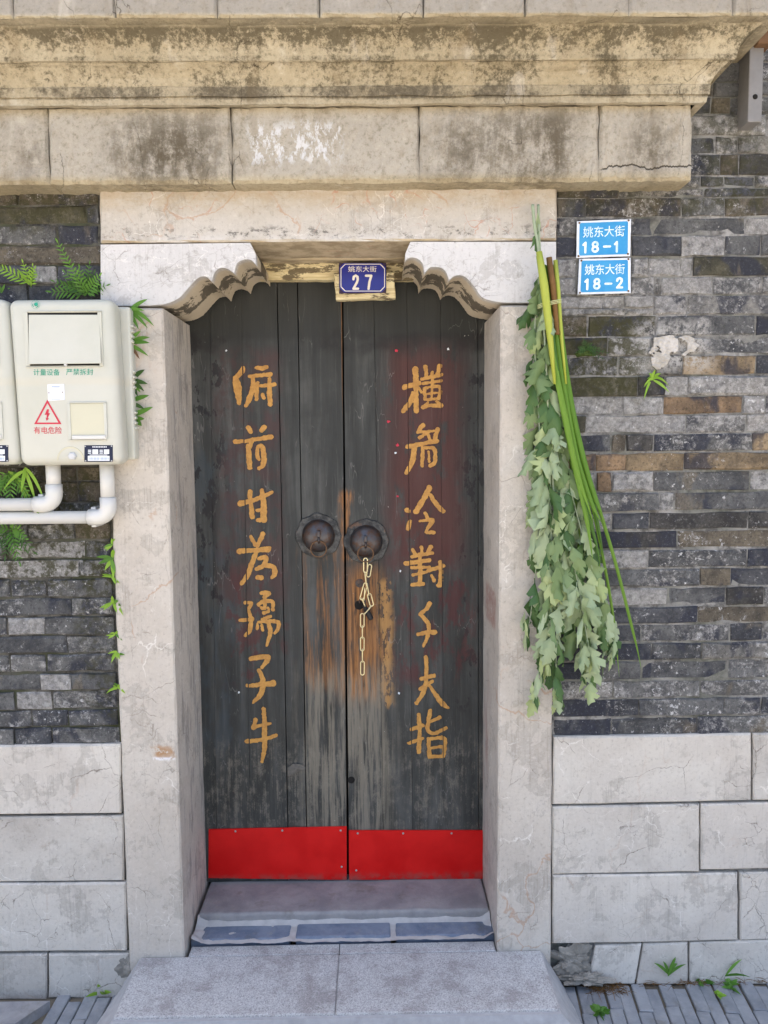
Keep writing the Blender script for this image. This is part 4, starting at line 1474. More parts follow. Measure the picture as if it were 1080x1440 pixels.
# ---- knockers: crusty scalloped backplate > iron bowl, staple, ring
def knocker(parent, px, py, ringp):
    c = P(px, py, YD - .001)
    bm = new()
    seg = 48
    R = .083
    ring0, ring1, ring2 = [], [], []
    for k in range(seg):
        a = 2 * math.pi * k / seg
        r = R * (1 + .022 * math.cos(8 * a) + .075 * mn.noise(Vector((math.cos(a) * 3, math.sin(a) * 3, px))))
        for lst, f, dy in ((ring0, 1, -.0015), (ring1, .97, -.0075), (ring2, .5, -.010)):
            lst.append(bm.verts.new(c + Vector((math.cos(a) * r * f, dy + U(-.0006, .0006), math.sin(a) * r * f))))
    for A, B in ((ring0, ring1), (ring1, ring2)):
        for k in range(seg):
            bm.faces.new((A[k], A[(k + 1) % seg], B[(k + 1) % seg], B[k]))
    bm.faces.new(ring2)
    bp = put(bm, 'knocker_plate', M['plate'], parent)
    bm = new()
    pr = [(.061, -.008), (.0605, -.014)] + [(.059 * math.cos(t_), -.015 - .036 * math.sin(t_)) for t_ in [i * math.pi / 2 / 9 for i in range(9)]] + [(0, -.051)]
    lathe_y(bm, c, pr, 36)
    put(bm, 'knocker_boss', M['iron'], bp, smooth=True)
    top = P(ringp[0], ringp[1] - 21, YD - .060)
    bm = new()
    box(bm, (top.x - .006, YD - .066, top.z - .014), (top.x + .006, YD - .046, top.z + .012), .003, 2)
    tube(bm, [Vector((top.x, YD - .062, top.z - .01)), Vector((top.x + .001, YD - .070, top.z - .022)), Vector((top.x, YD - .060, top.z - .032))], .0042, 8)
    put(bm, 'staple', M['iron'], bp, smooth=True)
    rc = P(ringp[0], ringp[1], YD - .064)
    bm = new()
    rr = .0285
    tube(bm, [rc + Vector((math.cos(a) * rr, -.004 * math.sin(a) * -1, math.sin(a) * rr)) for a in [2 * math.pi * k / 28 for k in range(28)]], .0023, 7, closed=True)
    put(bm, 'knocker_ring', M['rust'], bp, smooth=True)


knocker(leaf_l, 448, 753, (448, 772))
knocker(leaf_r, 515, 761, (514, 779))
# lock cylinder and old latch hole
bm = new()
lathe_y(bm, P(506, 820, YD), [(0, -.005), (.010, -.005), (.0105, -.0035), (.014, -.0035), (.0165, -.001), (.0165, .001)], 24)
box(bm, P(505.5, 824, YD - .0058), P(507, 820, YD - .0052))
lc = put(bm, 'lock_cylinder', M['plate'], leaf_r, smooth=False)
bm = new()
lathe_y(bm, P(505, 851, YD - .0015), [(0, -.0), (.016, -.0), (.0175, .001)], 20)
put(bm, 'latch_hole', M['dark'], leaf_r)
bm = new()
lathe_y(bm, P(494, 1097, YD - .0015), [(0, 0), (.012, 0), (.0135, .001)], 18)
put(bm, 'knot_hole', M['dark'], leaf_r)
# bits of red paper left under old pins
for (a, b, s_, mt) in ((557, 493, 4, 'lbl_red'), (630, 491, 3.5, 'lbl_white'), (546, 593, 4, 'lbl_red'), (559, 626, 4, 'lbl_red'), (556, 637, 3.2, 'lbl_white'), (559, 698, 3, 'lbl_red'), (563, 803, 3, 'lbl_white'), (318, 493, 2.4, 'lbl_white'),
                       (336, 974, 2.6, 'lbl_white'), (561, 975, 3, 'lbl_white')):
    bm = new()
    lathe_y(bm, P(a, b, YD - .0035), [(0, -.0006), (s_ * .0010, -.0004), (s_ * .0014, .0006)], 9, .5)
    put(bm, 'paper_scrap', M[mt], leaf_l if a < 485 else leaf_r)

# a loose grey splinter standing off the narrow plank
sp_ = [(404.5, 1080), (412, 1074), (422, 1074.5), (430, 1079), (429, 1083), (420, 1085), (412, 1090), (404.5, 1092)]
bm = new()
A = [bm.verts.new(P(a, b, YD - .004 - .004 * (1 - abs(a - 417) / 13))) for a, b in sp_]
B = [bm.verts.new(P(a, b, YD + .002)) for a, b in sp_]
ctr = bm.verts.new(P(417, 1081, YD - .012))
for k in range(8):
    bm.faces.new((A[k], A[(k + 1) % 8], ctr))
    bm.faces.new((A[k], B[k], B[(k + 1) % 8], A[(k + 1) % 8]))
put(bm, 'splinter', M['splinter'], leaf_l)

# ---- chain with padlock key fob
chain = thing('chain', 'pale gilt link chain hanging from the right knocker ring', 'chain', P(514, 786, YD - .066))


def link(p0, p1, edge_on=False, w_=.0068, r=.0021):
    p0, p1 = Vector(p0), Vector(p1)
    ax = (p1 - p0)
    L = ax.length / 2
    ax.normalize()
    side = Vector((0, 1, 0)) if edge_on else ax.cross(Vector((0, 1, 0))).normalized()
    c = (p0 + p1) / 2
    L2 = max(L - w_ * .3, .004)
    pts = []
    for k in range(7):
        a = math.pi * k / 6
        pts.append(c + ax * (L2 - w_ + math.sin(a) * w_) + side * (math.cos(a) * w_))
    for k in range(7):
        a = math.pi * k / 6
        pts.append(c - ax * (L2 - w_ + math.sin(a) * w_) - side * (math.cos(a) * w_))
    bm = new()
    tube(bm, pts, r, 7, closed=True)
    put(bm, 'link', M['chain'], chain, smooth=True)


YC = YD - .05
for (a, b, e, y_) in (((514, 784), (514, 806), 0, -.066), ((520.5, 793), (517.5, 812), 0, -.058), ((513, 803), (515.5, 826), 1, -.060), ((515, 819), (508, 844), 0, -.050), ((513, 826), (512, 845), 1, -.045), ((516, 820), (519, 838), 1, -.047), ((518.5, 834), (523.5, 853), 0, -.044),
                      ((508.5, 840), (513.5, 853), 1, -.042), ((523, 851), (511, 865), 1, -.040), ((509.5, 862), (509.5, 883), 0, -.034), ((509.6, 879), (509.6, 899), 1, -.032), ((509.5, 895), (509.5, 916), 0, -.030), ((509.6, 912), (509.6, 932), 1, -.028), ((509.7, 929), (509.7, 950), 0, -.026)):
    link(P(a[0], a[1], YD + y_), P(b[0], b[1], YD + y_), bool(e))
lk = thing('padlock', 'small black padlock hanging in the chain over the latch hole', 'padlock', P(517, 862, YD - .03))
bm = new()
a, b = P(512, 851, YD - .032), P(522, 871, YD - .03)
d = (b - a)
tube(bm, [a, a + d * .25, a + d * .27, a + d * .95, b], [.0075, .0075, .0105, .0105, .008], 12)
put(bm, 'lock_body', M['black'], lk)
bm = new()
c = P(509.5, 846, YD - .034)
tube(bm, [c + Vector((math.cos(t_) * .011, 0, math.sin(t_) * .011)) for t_ in [math.pi * (-.15 + k / 12 * 1.3) for k in range(13)]], .0028, 8)
put(bm, 'shackle', M['iron'], lk, smooth=True)

# ------------------------------------------------------------------ house number plates
nb = thing('wooden_board', 'small weathered cream wooden board nailed under the door header', 'board', P(513, 422, .225))
bm = new()
slab(bm, quad4((472, 421), (556, 419), (555, 382), (470, 384), .222), .262, .004, 8, 4, .0015)
put(bm, 'board', M['cream_wood'], nb)
YN = .213
np_ = thing('house_number_plate', 'deep blue enamel house number plate reading 27 over the door', 'number plate', P(510, 412, YN))
bm = new()
slab(bm, quad4((477, 412.5), (543, 411.5), (543.5, 369), (476.5, 369), YN), YN + .006, .003, 6, 4, .0007)
put(bm, 'plate', M['enamel_rust'], np_)


def chamfer_rect(x0, y0, x1, y1, c, conc=False):
    return [(x0 + c, y0), (x1 - c, y0), (x1, y0 + c), (x1, y1 - c), (x1 - c, y1), (x0 + c, y1), (x0, y1 - c), (x0, y0 + c)]


bm = new()
q = [P(a, b, YN - .0012) for a, b in chamfer_rect(477.6, 370, 542.6, 411, 6)]
prism(bm, q, .002)
put(bm, 'enamel_field', M['enamel'], np_)
bm = new()
oc, ic = chamfer_rect(479, 371, 541.3, 409.8, 6.2), chamfer_rect(480, 372, 540.3, 408.8, 5.9)
A = [bm.verts.new(P(a, b, YN - .0018)) for a, b in oc]
B = [bm.verts.new(P(a, b, YN - .0018)) for a, b in ic]
for k in range(8):
    bm.faces.new((A[k], A[(k + 1) % 8], B[(k + 1) % 8], B[k]))
put(bm, 'border_line', M['enamel_w'], np_)
text('姚东大街', px_rect(489.5, 374, 529.5, 382.5), YN - .002, M['enamel_w'], 'lettering', np_, .004)


DIG = {'1': ([[(.30, .26), (.62, .06), (.62, .97)]], .26), '8': ([[(.5 + .34 * math.sin(t_), .27 - .22 * math.cos(t_)) for t_ in [k * math.pi / 8 for k in range(17)]], [(.5 + .38 * math.sin(t_), .72 - .23 * math.cos(t_)) for t_ in [k * math.pi / 8 for k in range(17)]]], .23),
       '-': ([[(.08, .5), (.92, .5)]], .0), '2': ([[(.14, .30), (.2, .13), (.5, .05), (.8, .13), (.84, .32), (.7, .52), (.14, .95), (.88, .95)]], .22), '7': ([[(.12, .06), (.86, .06), (.60, .5), (.48, .96)]], .24)}


def digit(ch, q, Y, mat, name, parent, wpx):
    """a painted numeral: strokes of wpx photo pixels filling the pixel quad q = tl, tr, br, bl"""
    W_, H_ = abs(q[1][0] - q[0][0]), abs(q[3][1] - q[0][1])
    N_ = 46
    us, vs = np.linspace(-.35, 1.35, N_), np.linspace(-.2, 1.2, N_)
    UU, VV = np.meshgrid(us, vs)
    F = np.full(UU.shape, 1e3)
    for s_ in DIG[ch][0]:
        for a, b in zip(s_, s_[1:]):
            dx, dy = (b[0] - a[0]) * W_, (b[1] - a[1]) * H_
            T = np.clip(((UU - a[0]) * W_ * dx + (VV - a[1]) * H_ * dy) / max(dx * dx + dy * dy, 1e-9), 0, 1)
            F = np.minimum(F, np.hypot((UU - a[0]) * W_ - T * dx, (VV - a[1]) * H_ - T * dy) - wpx / 2)
    bm = new()

    def to3(i, j):
        u, v = -.35 + 1.7 * i / (N_ - 1), -.2 + 1.4 * j / (N_ - 1)
        a = [q[0][k] * (1 - u) + q[1][k] * u for k in (0, 1)]
        b = [q[3][k] * (1 - u) + q[2][k] * u for k in (0, 1)]
        return P(a[0] * (1 - v) + b[0] * v, a[1] * (1 - v) + b[1] * v, Y)
    field_mesh(bm, F, to3)
    put(bm, name, mat, parent)


digit('2', px_rect(495.8, 386.5, 504.5, 407), YN - .002, M['enamel_w'], 'numeral', np_, 3.3)
digit('7', px_rect(513.5, 386.5, 523.5, 407), YN - .002, M['enamel_w'], 'numeral', np_, 3.3)


def road_sign(label, tl, tr, br, bl, num, inner_txt, num_boxes, Y):
    t_ = thing('address_sign', label, 'sign', P(bl[0] + 38, bl[1], Y), 'blue address signs on the brick wall')
    bm = new()
    slab(bm, [P(*bl, Y), P(*br, Y), P(*tr, Y), P(*tl, Y)], Y + .003, .001, 8, 6, .0005)
    pl = put(bm, 'plate', M['sign_rim'], t_)

    def L(u, v):
        a = [tl[i] * (1 - u) + tr[i] * u for i in (0, 1)]
        b = [bl[i] * (1 - u) + br[i] * u for i in (0, 1)]
        return (a[0] * (1 - v) + b[0] * v, a[1] * (1 - v) + b[1] * v)
    bm = new()
    prism(bm, [P(*L(u, v), Y - .0009) for u, v in ((.075, .055), (.925, .055), (.945, .09), (.95, .9), (.93, .945), (.07, .945), (.05, .9), (.05, .09))], .0006)
    put(bm, 'blue_field', M['sign'], t_)

    def Q(u0, v0, u1, v1):
        return (L(u0, v0), L(u1, v0), L(u1, v1), L(u0, v1))
    text('姚东大街', Q(.115, .16, .885, .46), Y - .0015, M['sign_text'], 'lettering', t_, .006)
    for s_, u0, u1, v0, v1 in num_boxes:
        digit(s_, Q(u0, v0, u1, v1), Y - .0015, M['sign_text'], 'numeral', t_, 3.1)
    for u, v in ((.045, .05), (.955, .035), (.04, .955), (.955, .94)):
        bm = new()
        lathe_y(bm, P(*L(u, v), Y - .001), [(0, -.0025), (.0022, -.002), (.0034, 0)], 10)
        put(bm, 'nail', M['rust'], t_)


road_sign('upper blue address sign reading 18-1', (811.5, 311), (887.5, 308), (886.5, 360), (810.5, 362.5), '18-1', '', (('1', .09, .21, .58, .87), ('8', .28, .41, .575, .865), ('-', .50, .63, .69, .75), ('1', .675, .79, .59, .88)), -.013)
road_sign('lower blue address sign reading 18-2', (814.5, 364), (887, 362.5), (887, 412), (812.5, 414), '18-2', '', (('1', .10, .22, .57, .87), ('8', .29, .42, .565, .865), ('-', .51, .64, .69, .75), ('2', .725, .85, .555, .85)), -.011)

# ------------------------------------------------------------------ electricity meter boxes
YM = -.135


def meter_box(label, dx, flap=True):
    t_ = thing('meter_box', label, 'meter box', P(96 + dx, 655, -.06), 'electricity meter boxes on the wall')

    def R(x0, y0, x1, y1, Y, Y2=None):
        a, b = P(x0 + dx, y1, Y), P(x1 + dx, y0, Y)
        return Vector((a.x, Y, a.z)), Vector((b.x, Y2, b.z))
    bm = new()
    a, b = P(22 + dx, 655, YM), P(168 + dx, 419, YM)
    a2, b2 = P(35 + dx, 655, YM), P(175 + dx, 655, YM)
    box(bm, (a.x + .01, YM, a.z), (b2.x - .004, -.055, b.z), .026, 5)
    for v in bm.verts:     # the lid tapers: a little narrower at the top
        f = (v.co.z - a.z) / (b.z - a.z)
        v.co.x += -.012 * f if v.co.x < (a.x + b.x) / 2 else -.012 * f
    sh = put(bm, 'cover', M['plastic'], t_, smooth=True)
    bm = new()
    a3, b3 = P(20 + dx, 648, -.05), P(186 + dx, 432, -.05)
    box(bm, (a3.x, -.062, a3.z), (b3.x - .004, .004, b3.z), .008, 2)
    put(bm, 'back_case', M['plastic'], t_)
    # louvre ribs down the right flank
    for (y0, n_) in ((457, 4), (521, 4), (578, 4)):
        for k in range(n_):
            bm = new()
            z_ = P(180 + dx, y0 + k * 7.2, -.04).z
            box(bm, (b3.x - .006, -.058, z_ - .010), (b3.x + .001, -.004, z_ - .002), .0015, 1)
            put(bm, 'louvre', M['plastic'], t_)
    # raised window frame and hinged flap
    def frame(x0, y0, x1, y1, wd, name):
        bm = new()
        for (p0, p1) in (((x0, y0), (x1, y0 + wd)), ((x0, y1 - wd), (x1, y1)), ((x0, y0 + wd), (x0 + wd, y1 - wd)), ((x1 - wd, y0 + wd), (x1, y1 - wd))):
            A_, B_ = P(p0[0] + dx, p1[1], YM), P(p1[0] + dx, p0[1], YM)
            box(bm, (A_.x, YM - .005, A_.z), (B_.x, YM + .002, B_.z), .0008, 1)
        return put(bm, name, M['plastic'], t_)
    fr = frame(37, 437, 143, 517, 2.2, 'window_frame')
    bm = new()
    A_, B_ = P(39.5 + dx, 514.5, YM), P(140.5 + dx, 439.5, YM)
    box(bm, (A_.x, YM - .0015, A_.z), (B_.x, YM + .001, B_.z))
    put(bm, 'window_gap', M['dark'], fr)
    bm = new()
    q = [P(40.5 + dx, 512, YM - .014), P(142 + dx, 511, YM - .014), P(139.5 + dx, 442.5, YM - .003), P(40 + dx, 442.5, YM - .003)]
    A = [bm.verts.new(v) for v in q]
    B = [bm.verts.new(v + Vector((0, .004, 0))) for v in q]
    bm.faces.new(A)
    bm.faces.new(B[::-1])
    for k in range(4):
        bm.faces.new((A[k], B[k], B[(k + 1) % 4], A[(k + 1) % 4]))
    bmesh.ops.bevel(bm, geom=list(bm.edges), offset=.001, segments=1, affect='EDGES')
    put(bm, 'flap', M['plastic'], fr)
    bm = new()
    lathe_y(bm, P(92 + dx, 513, YM - .010), [(0, -.003), (.004, -.002), (.005, .004)], 10)
    put(bm, 'flap_catch', M['pvc_grey'], fr)
    # small window
    fr2 = frame(97, 565, 150, 620, 2, 'window_frame')
    bm = new()
    A_, B_ = P(99 + dx, 618, YM), P(148 + dx, 567, YM)
    box(bm, (A_.x, YM - .0022, A_.z), (B_.x, YM + .001, B_.z), .0006, 1)
    put(bm, 'window_pane', M['plastic_win'], fr2)
    bm = new()
    A_, B_ = P(101 + dx, 618, YM - .01), P(148 + dx, 612, YM - .01)
    box(bm, (A_.x, YM - .010, A_.z), (B_.x, YM - .0025, B_.z), .0015, 1)
    put(bm, 'window_ledge', M['pvc'], fr2)
    # half round recess with the seal bolt
    bm = new()
    cx, cz = P(99 + dx, 640, YM).x, P(99 + dx, 655, YM).z + .012
    R_ = .041
    ar = [(cx + math.cos(t_) * R_, cz + .005 + math.sin(t_) * R_) for t_ in [math.pi * k / 20 for k in range(21)]]
    A = [bm.verts.new((x_, YM - .002, z_)) for x_, z_ in ar]
    B = [bm.verts.new((cx + (x_ - cx) * .9, YM - .0008, cz + (z_ - cz) * .9)) for x_, z_ in ar]
    for k in range(20):
        bm.faces.new((A[k], A[k + 1], B[k + 1], B[k]))
    B2 = [bm.verts.new((cx + (x_ - cx) * 1.04, YM + .002, cz + (z_ - cz) * 1.04)) for x_, z_ in ar]
    for k in range(20):
        bm.faces.new((A[k], B2[k], B2[k + 1], A[k + 1]))
    put(bm, 'seal_recess', M['plastic_win'], t_)
    bm = new()
    lathe_y(bm, P(102 + dx, 641.5, YM), [(0, -.009), (.009, -.009), (.0125, -.006), (.013, .001)], 6)
    put(bm, 'seal_bolt', M['pvc_grey'], t_)
    # printed matter
    Yt = YM - .0008
    text('计量设备', px_rect(47 + dx, 519, 84 + dx, 528), Yt, M['lbl_green'], 'lettering', t_, .004)
    text('严禁拆封', px_rect(93 + dx, 518.5, 131 + dx, 527.5), Yt, M['lbl_green'], 'lettering', t_, .004)
    text('有电危险', px_rect(47.5 + dx, 600, 87 + dx, 610), Yt, M['lbl_red'], 'lettering', t_, .004)
    bm = new()
    o3, i3 = ((66.5, 562), (86.5, 596.5), (48, 596.5)), ((66.6, 567), (82.2, 594.2), (52, 594.2))
    A = [bm.verts.new(P(a_ + dx, b_, Yt)) for a_, b_ in o3]
    B = [bm.verts.new(P(a_ + dx, b_, Yt)) for a_, b_ in i3]
    for k in range(3):
        bm.faces.new((A[k], A[(k + 1) % 3], B[(k + 1) % 3], B[k]))
    bl = [(66, 575.5), (69, 575.5), (67.3, 581), (70.5, 581), (66.8, 588), (69, 588.6), (65.4, 591.8), (64.2, 587.2), (65.6, 587.6), (66.3, 583), (62.6, 583.6)]
    f = bm.faces.new([bm.verts.new(P(a_ + dx, b_, Yt)) for a_, b_ in bl])
    bmesh.ops.triangulate(bm, faces=[f])
    put(bm, 'warning_triangle', M['lbl_red'], t_)
    bm = new()
    c = (50 + dx, 428.3)

    def disc(cx_, cy_, r, n_=18, a0=0, a1=2 * math.pi):
        vs = [bm.verts.new(P(cx_ + math.cos(a0 + (a1 - a0) * k / n_) * r, cy_ + math.sin(a0 + (a1 - a0) * k / n_) * r, Yt)) for k in range(n_)]
        bm.faces.new(vs)
    disc(c[0] + .6, c[1] - .4, 2.7)
    for (a0, a1, r0, r1) in ((.35, 1.5, 3.6, 4.6), (2.2, 3.4, 3.7, 4.6), (4.4, 5.9, 3.9, 4.4)):
        n_ = 8
        A = [bm.verts.new(P(c[0] + math.cos(a0 + (a1 - a0) * k / n_) * r0, c[1] + math.sin(a0 + (a1 - a0) * k / n_) * r0, Yt)) for k in range(n_ + 1)]
        B = [bm.verts.new(P(c[0] + math.cos(a0 + (a1 - a0) * k / n_) * r1, c[1] + math.sin(a0 + (a1 - a0) * k / n_) * r1, Yt)) for k in range(n_ + 1)]
        for k in range(n_):
            bm.faces.new((A[k], A[k + 1], B[k + 1], B[k]))
    for k in range(24):
        a_ = 2 * math.pi * k / 24
        x_, y_ = c[0] + math.cos(a_) * 6, c[1] + math.sin(a_) * 6
        bm.faces.new([bm.verts.new(P(x_ + u_, y_ + v_, Yt)) for u_, v_ in ((-.35, -.35), (.35, -.35), (.35, .35), (-.35, .35))])
    put(bm, 'emblem', M['lbl_green'], t_)
    # sticker (its code left out) held by two screws
    bm = new()
    q = [P(67.5 + dx, 564, YM - .002), P(91 + dx, 562.5, YM - .002), P(90 + dx, 540, YM - .002), P(66.5 + dx, 540.5, YM - .002)]
    slab(bm, q, YM + .001, .0006, 1, 1, 0)
    st = put(bm, 'sticker', M['sticker'], t_)
    bm = new()
    for (x0, y0, x1, y1) in ((72.5, 542.6, 84, 543.9), (72.5, 545.2, 84, 545.9), (72.5, 561.4, 84.5, 562)):
        bm.faces.new([bm.verts.new(v) for v in quad(x0 + dx, y0, x1 + dx, y1, YM - .0026)])
    put(bm, 'plate_print', M['lbl_grey'], st)
    for (a_, b_) in ((68.8, 552.5), (88, 551.5)):
        bm = new()
        lathe_y(bm, P(a_ + dx, b_, YM - .002), [(0, -.0014), (.0016, -.001), (.002, .0004)], 8)
        put(bm, 'screw', M['rust'], st)
    # rating plate
    bm = new()
    slab(bm, quad(118.5 + dx, 626, 158.5 + dx, 649.5, YM - .0015), YM + .001, .0008, 1, 1, 0)
    rp = put(bm, 'rating_plate', M['lbl_navy'], t_)
    bm = new()
    for (x0, y0, x1, y1) in ((130, 632, 138, 638.5), (146, 632, 153.5, 638.5), (123.5, 641, 154, 648)):
        bm.faces.new([bm.verts.new(v) for v in quad(x0 + dx, y0, x1 + dx, y1, YM - .0019)])
    for k in range(9):
        bm.faces.new([bm.verts.new(v) for v in quad(130 + dx + k * 2.3, 627.6, 131.6 + dx + k * 2.3, 629.3, YM - .0019)])
    for k in range(3):
        for x_ in (123.8, 140):
            bm.faces.new([bm.verts.new(v) for v in quad(x_ + dx, 632.5 + k * 2.1, x_ + 4.6 + dx, 633.7 + k * 2.1, YM - .0019)])
    bm.faces.new([bm.verts.new(v) for v in quad(126 + dx, 639.4, 151 + dx, 640.3, YM - .0019)])
    put(bm, 'plate_print', M['lbl_white'], rp)
    bm = new()
    for k in range(17):
        x_ = 125.5 + dx + k * 1.6 + (.5 if k > 8 else 0)
        bm.faces.new([bm.verts.new(v) for v in quad(x_, 643.2, x_ + (1.1 if k % 3 else .7), 646.6, YM - .0024)])
    put(bm, 'plate_print', M['lbl_grey'], rp)
    for (a_, b_) in ((119.8, 627.6), (156.8, 627.3), (120.3, 648), (157, 648)):
        bm = new()
        lathe_y(bm, P(a_ + dx, b_, YM - .002), [(0, -.0012), (.0016, -.0008), (.0022, .0004)], 8)
        put(bm, 'screw', M['pvc_grey'], rp)
    return t_


meter_box('cream electricity meter box with red warning triangle beside the stone jamb', 0)
meter_box('cream electricity meter box cut off by the left edge of the photo', -147)

# white conduit pipes under the boxes
def conduit(label, x, ytop, yc, clamp, Y, r=.0235):
    top = P(x, ytop, Y)
    c = P(x, yc, Y)
    t_ = thing('conduit_pipe', label, 'pipe', c, 'white conduit pipes under the meter boxes')
    bm = new()
    tube(bm, [Vector((c.x, Y, top.z)), Vector((c.x, Y, c.z + .055))], r * .94, 20)
    put(bm, 'riser', M['pvc'], t_, smooth=True)
    bm = new()
    tube(bm, [Vector((c.x - .055, Y, c.z)), Vector((c.x - 1.4, Y, c.z + .004))], r * .86, 20)
    put(bm, 'run', M['pvc'], t_, smooth=True)
    bm = new()
    R_ = .034
    arc = [Vector((c.x - R_ + math.cos(a_) * R_, Y, c.z + R_ - math.sin(a_) * R_)) for a_ in [math.pi / 2 * k / 8 for k in range(9)]]
    tube(bm, [Vector((c.x, Y, c.z + .062))] + arc + [Vector((c.x - .062, Y, c.z))], r * 1.08, 20)
    put(bm, 'elbow', M['pvc'], t_, smooth=True)
    bm = new()
    cx = P(clamp, yc, Y).x
    tube(bm, [Vector((cx - .006, Y, c.z)), Vector((cx + .008, Y, c.z))], r * 1.06, 18)
    box(bm, (cx - .007, Y + .0, c.z + r * .9), (cx + .009, .004, c.z + r * 1.35), .002, 1)
    box(bm, (cx - .007, Y + .0, c.z - r * 1.35), (cx + .009, .004, c.z - r * .9), .002, 1)
    put(bm, 'pipe_clip', M['pvc_grey'], t_)


conduit('shorter upper white conduit elbowing left under the meter box', 77, 652, 709, 57, -.075)
conduit('longer lower white conduit elbowing left at the door jamb', 153, 652, 727, 131, -.068)

# ------------------------------------------------------------------ steel bar hung under the cornice
sb = thing('steel_bar', 'grey steel bar bolted to the brick wall below the cornice end', 'bracket', P(1060, 175, -.05))
bm = new()
a, b = P(1051, 172, -.07), P(1074.5, 58, -.07)
box(bm, (a.x, -.072, a.z), (b.x, .004, b.z), .003, 2)
put(bm, 'bar', M['steel'], sb)
bm = new()
lathe_y(bm, P(1062, 136, -.072), [(0, -.004), (.006, -.0035), (.0085, .001)], 12)
put(bm, 'bolt', M['dark'], sb)
bm = new()
a2, b2 = P(1060, 67, -.074), P(1079, 42, -.074)
box(bm, (a2.x, -.10, a2.z), (b2.x + .01, .004, b2.z + .02), .003, 1)
put(bm, 'bracket_cap', M['rust'], sb)

# ------------------------------------------------------------------ the herb bundle on the right jamb
def leaf_mesh(name, kind, seed, mat):
    r = random.Random(seed)
    bm = new()
    if kind == 'lobed':
        st = [(0, .010, 0), (.14, .016, 0), (.24, .10, 0), (.33, .25, .10), (.41, .20, .16), (.46, .12, .03), (.54, .26, .12), (.63, .20, .17), (.68, .11, .03), (.78, .15, .10), (.88, .08, .04), (1.0, .006, 0)]
    else:
        st = [(0, .01, 0), (.15, .05, 0), (.35, .12, 0), (.5, .14, .05), (.6, .11, 0), (.72, .11, .06), (.84, .06, 0), (1.0, .004, 0)]
    curl = r.uniform(-.5, .6)
    cup = r.uniform(1.2, 4.5) * r.choice((1, 1, 1, -.6))
    tw = r.uniform(-.9, .9)
    skew = r.uniform(-.12, .12)
    lobe = {-1: r.uniform(.75, 1.2), 1: r.uniform(.75, 1.2)}
    rows = []
    for (t, hw, fw) in st:
        y0 = curl * math.sin(t * 2.2) * .45
        jl = {-1: r.uniform(.72, 1.25) * lobe[-1], 1: r.uniform(.72, 1.25) * lobe[1]}
        fl = {-1: r.uniform(.6, 1.4), 1: r.uniform(.6, 1.4)}
        a = tw * t
        row = []
        for s_ in (-1, -.5, 0, .5, 1):
            sg = -1 if s_ < 0 else 1
            x = s_ * hw * jl[sg]
            zz = -t - fw * fl[sg] * s_ * s_
            dy = min(.35, cup * x * x) + .06 * math.sin(9 * t + seed) * abs(s_)
            row.append(bm.verts.new((x * math.cos(a) - dy * math.sin(a) + skew * t * t, y0 + x * math.sin(a) + dy * math.cos(a), zz)))
        rows.append(row)
    for A, B in zip(rows, rows[1:]):
        for k in range(4):
            bm.faces.new((A[k], A[k + 1], B[k + 1], B[k]))
    me = bpy.data.meshes.new(name)
    bm.to_mesh(me)
    bm.free()
    me.materials.append(mat)
    for p in me.polygons:
        p.use_smooth = True
    return me


mug = thing('mugwort_bunch', 'hanging bunch of silvery green mugwort stems with lobed leaves', 'herb bunch', P(757, 300, -.05))
mug_o = wl(mug)
LV = {(k, c): [leaf_mesh('leaf', k, s * 7 + len(c), M[c]) for s in range(12)] for k in ('lobed', 'narrow') for c in ('mug_pale', 'mug_dark', 'mug_tip', 'mug_mid')}
STEMS = [
    ([(749, 288), (752, 320), (757, 350), (764, 440), (770, 560), (774, 700), (776, 840), (766, 900), (750, 985)], -.070, .0052, 1.0),
    ([(757, 288), (758, 330), (762, 400), (770, 520), (782, 640), (796, 760), (812, 880), (828, 955)], -.055, .0045, 1.0),
    ([(764, 440), (776, 540), (792, 640), (815, 740), (842, 830), (858, 915)], -.045, .0040, 1.0),
    ([(760, 380), (752, 470), (757, 560), (760, 660), (756, 770), (748, 850), (741, 893)], -.055, .0036, .8),
    ([(774, 620), (780, 720), (786, 820), (782, 900), (783, 985)], -.080, .0036, .9),
    ([(785, 660), (800, 760), (815, 830), (826, 900), (835, 945)], -.085, .0034, 1.0),
    ([(772, 560), (800, 680), (830, 790), (850, 850), (862, 920)], -.065, .0034, 1.0),
    ([(770, 520), (764, 640), (768, 760), (772, 860), (768, 940)], -.062, .0034, .9),
]
nleaf = 0


def add_leaf(kind, colr, loc, rx, ry, rz, s_):
    global nleaf
    me = rnd.choice(LV[(kind, colr)])
    o = bpy.data.objects.new('leaf', me)
    C.objects.link(o)
    o.parent = mug
    o.location = loc - mug_o
    o.rotation_euler = Euler((rx, ry, rz), 'ZYX')
    o.scale = (s_ * U(.72, 1.05), s_ * U(.8, 1.1), s_)
    nleaf += 1


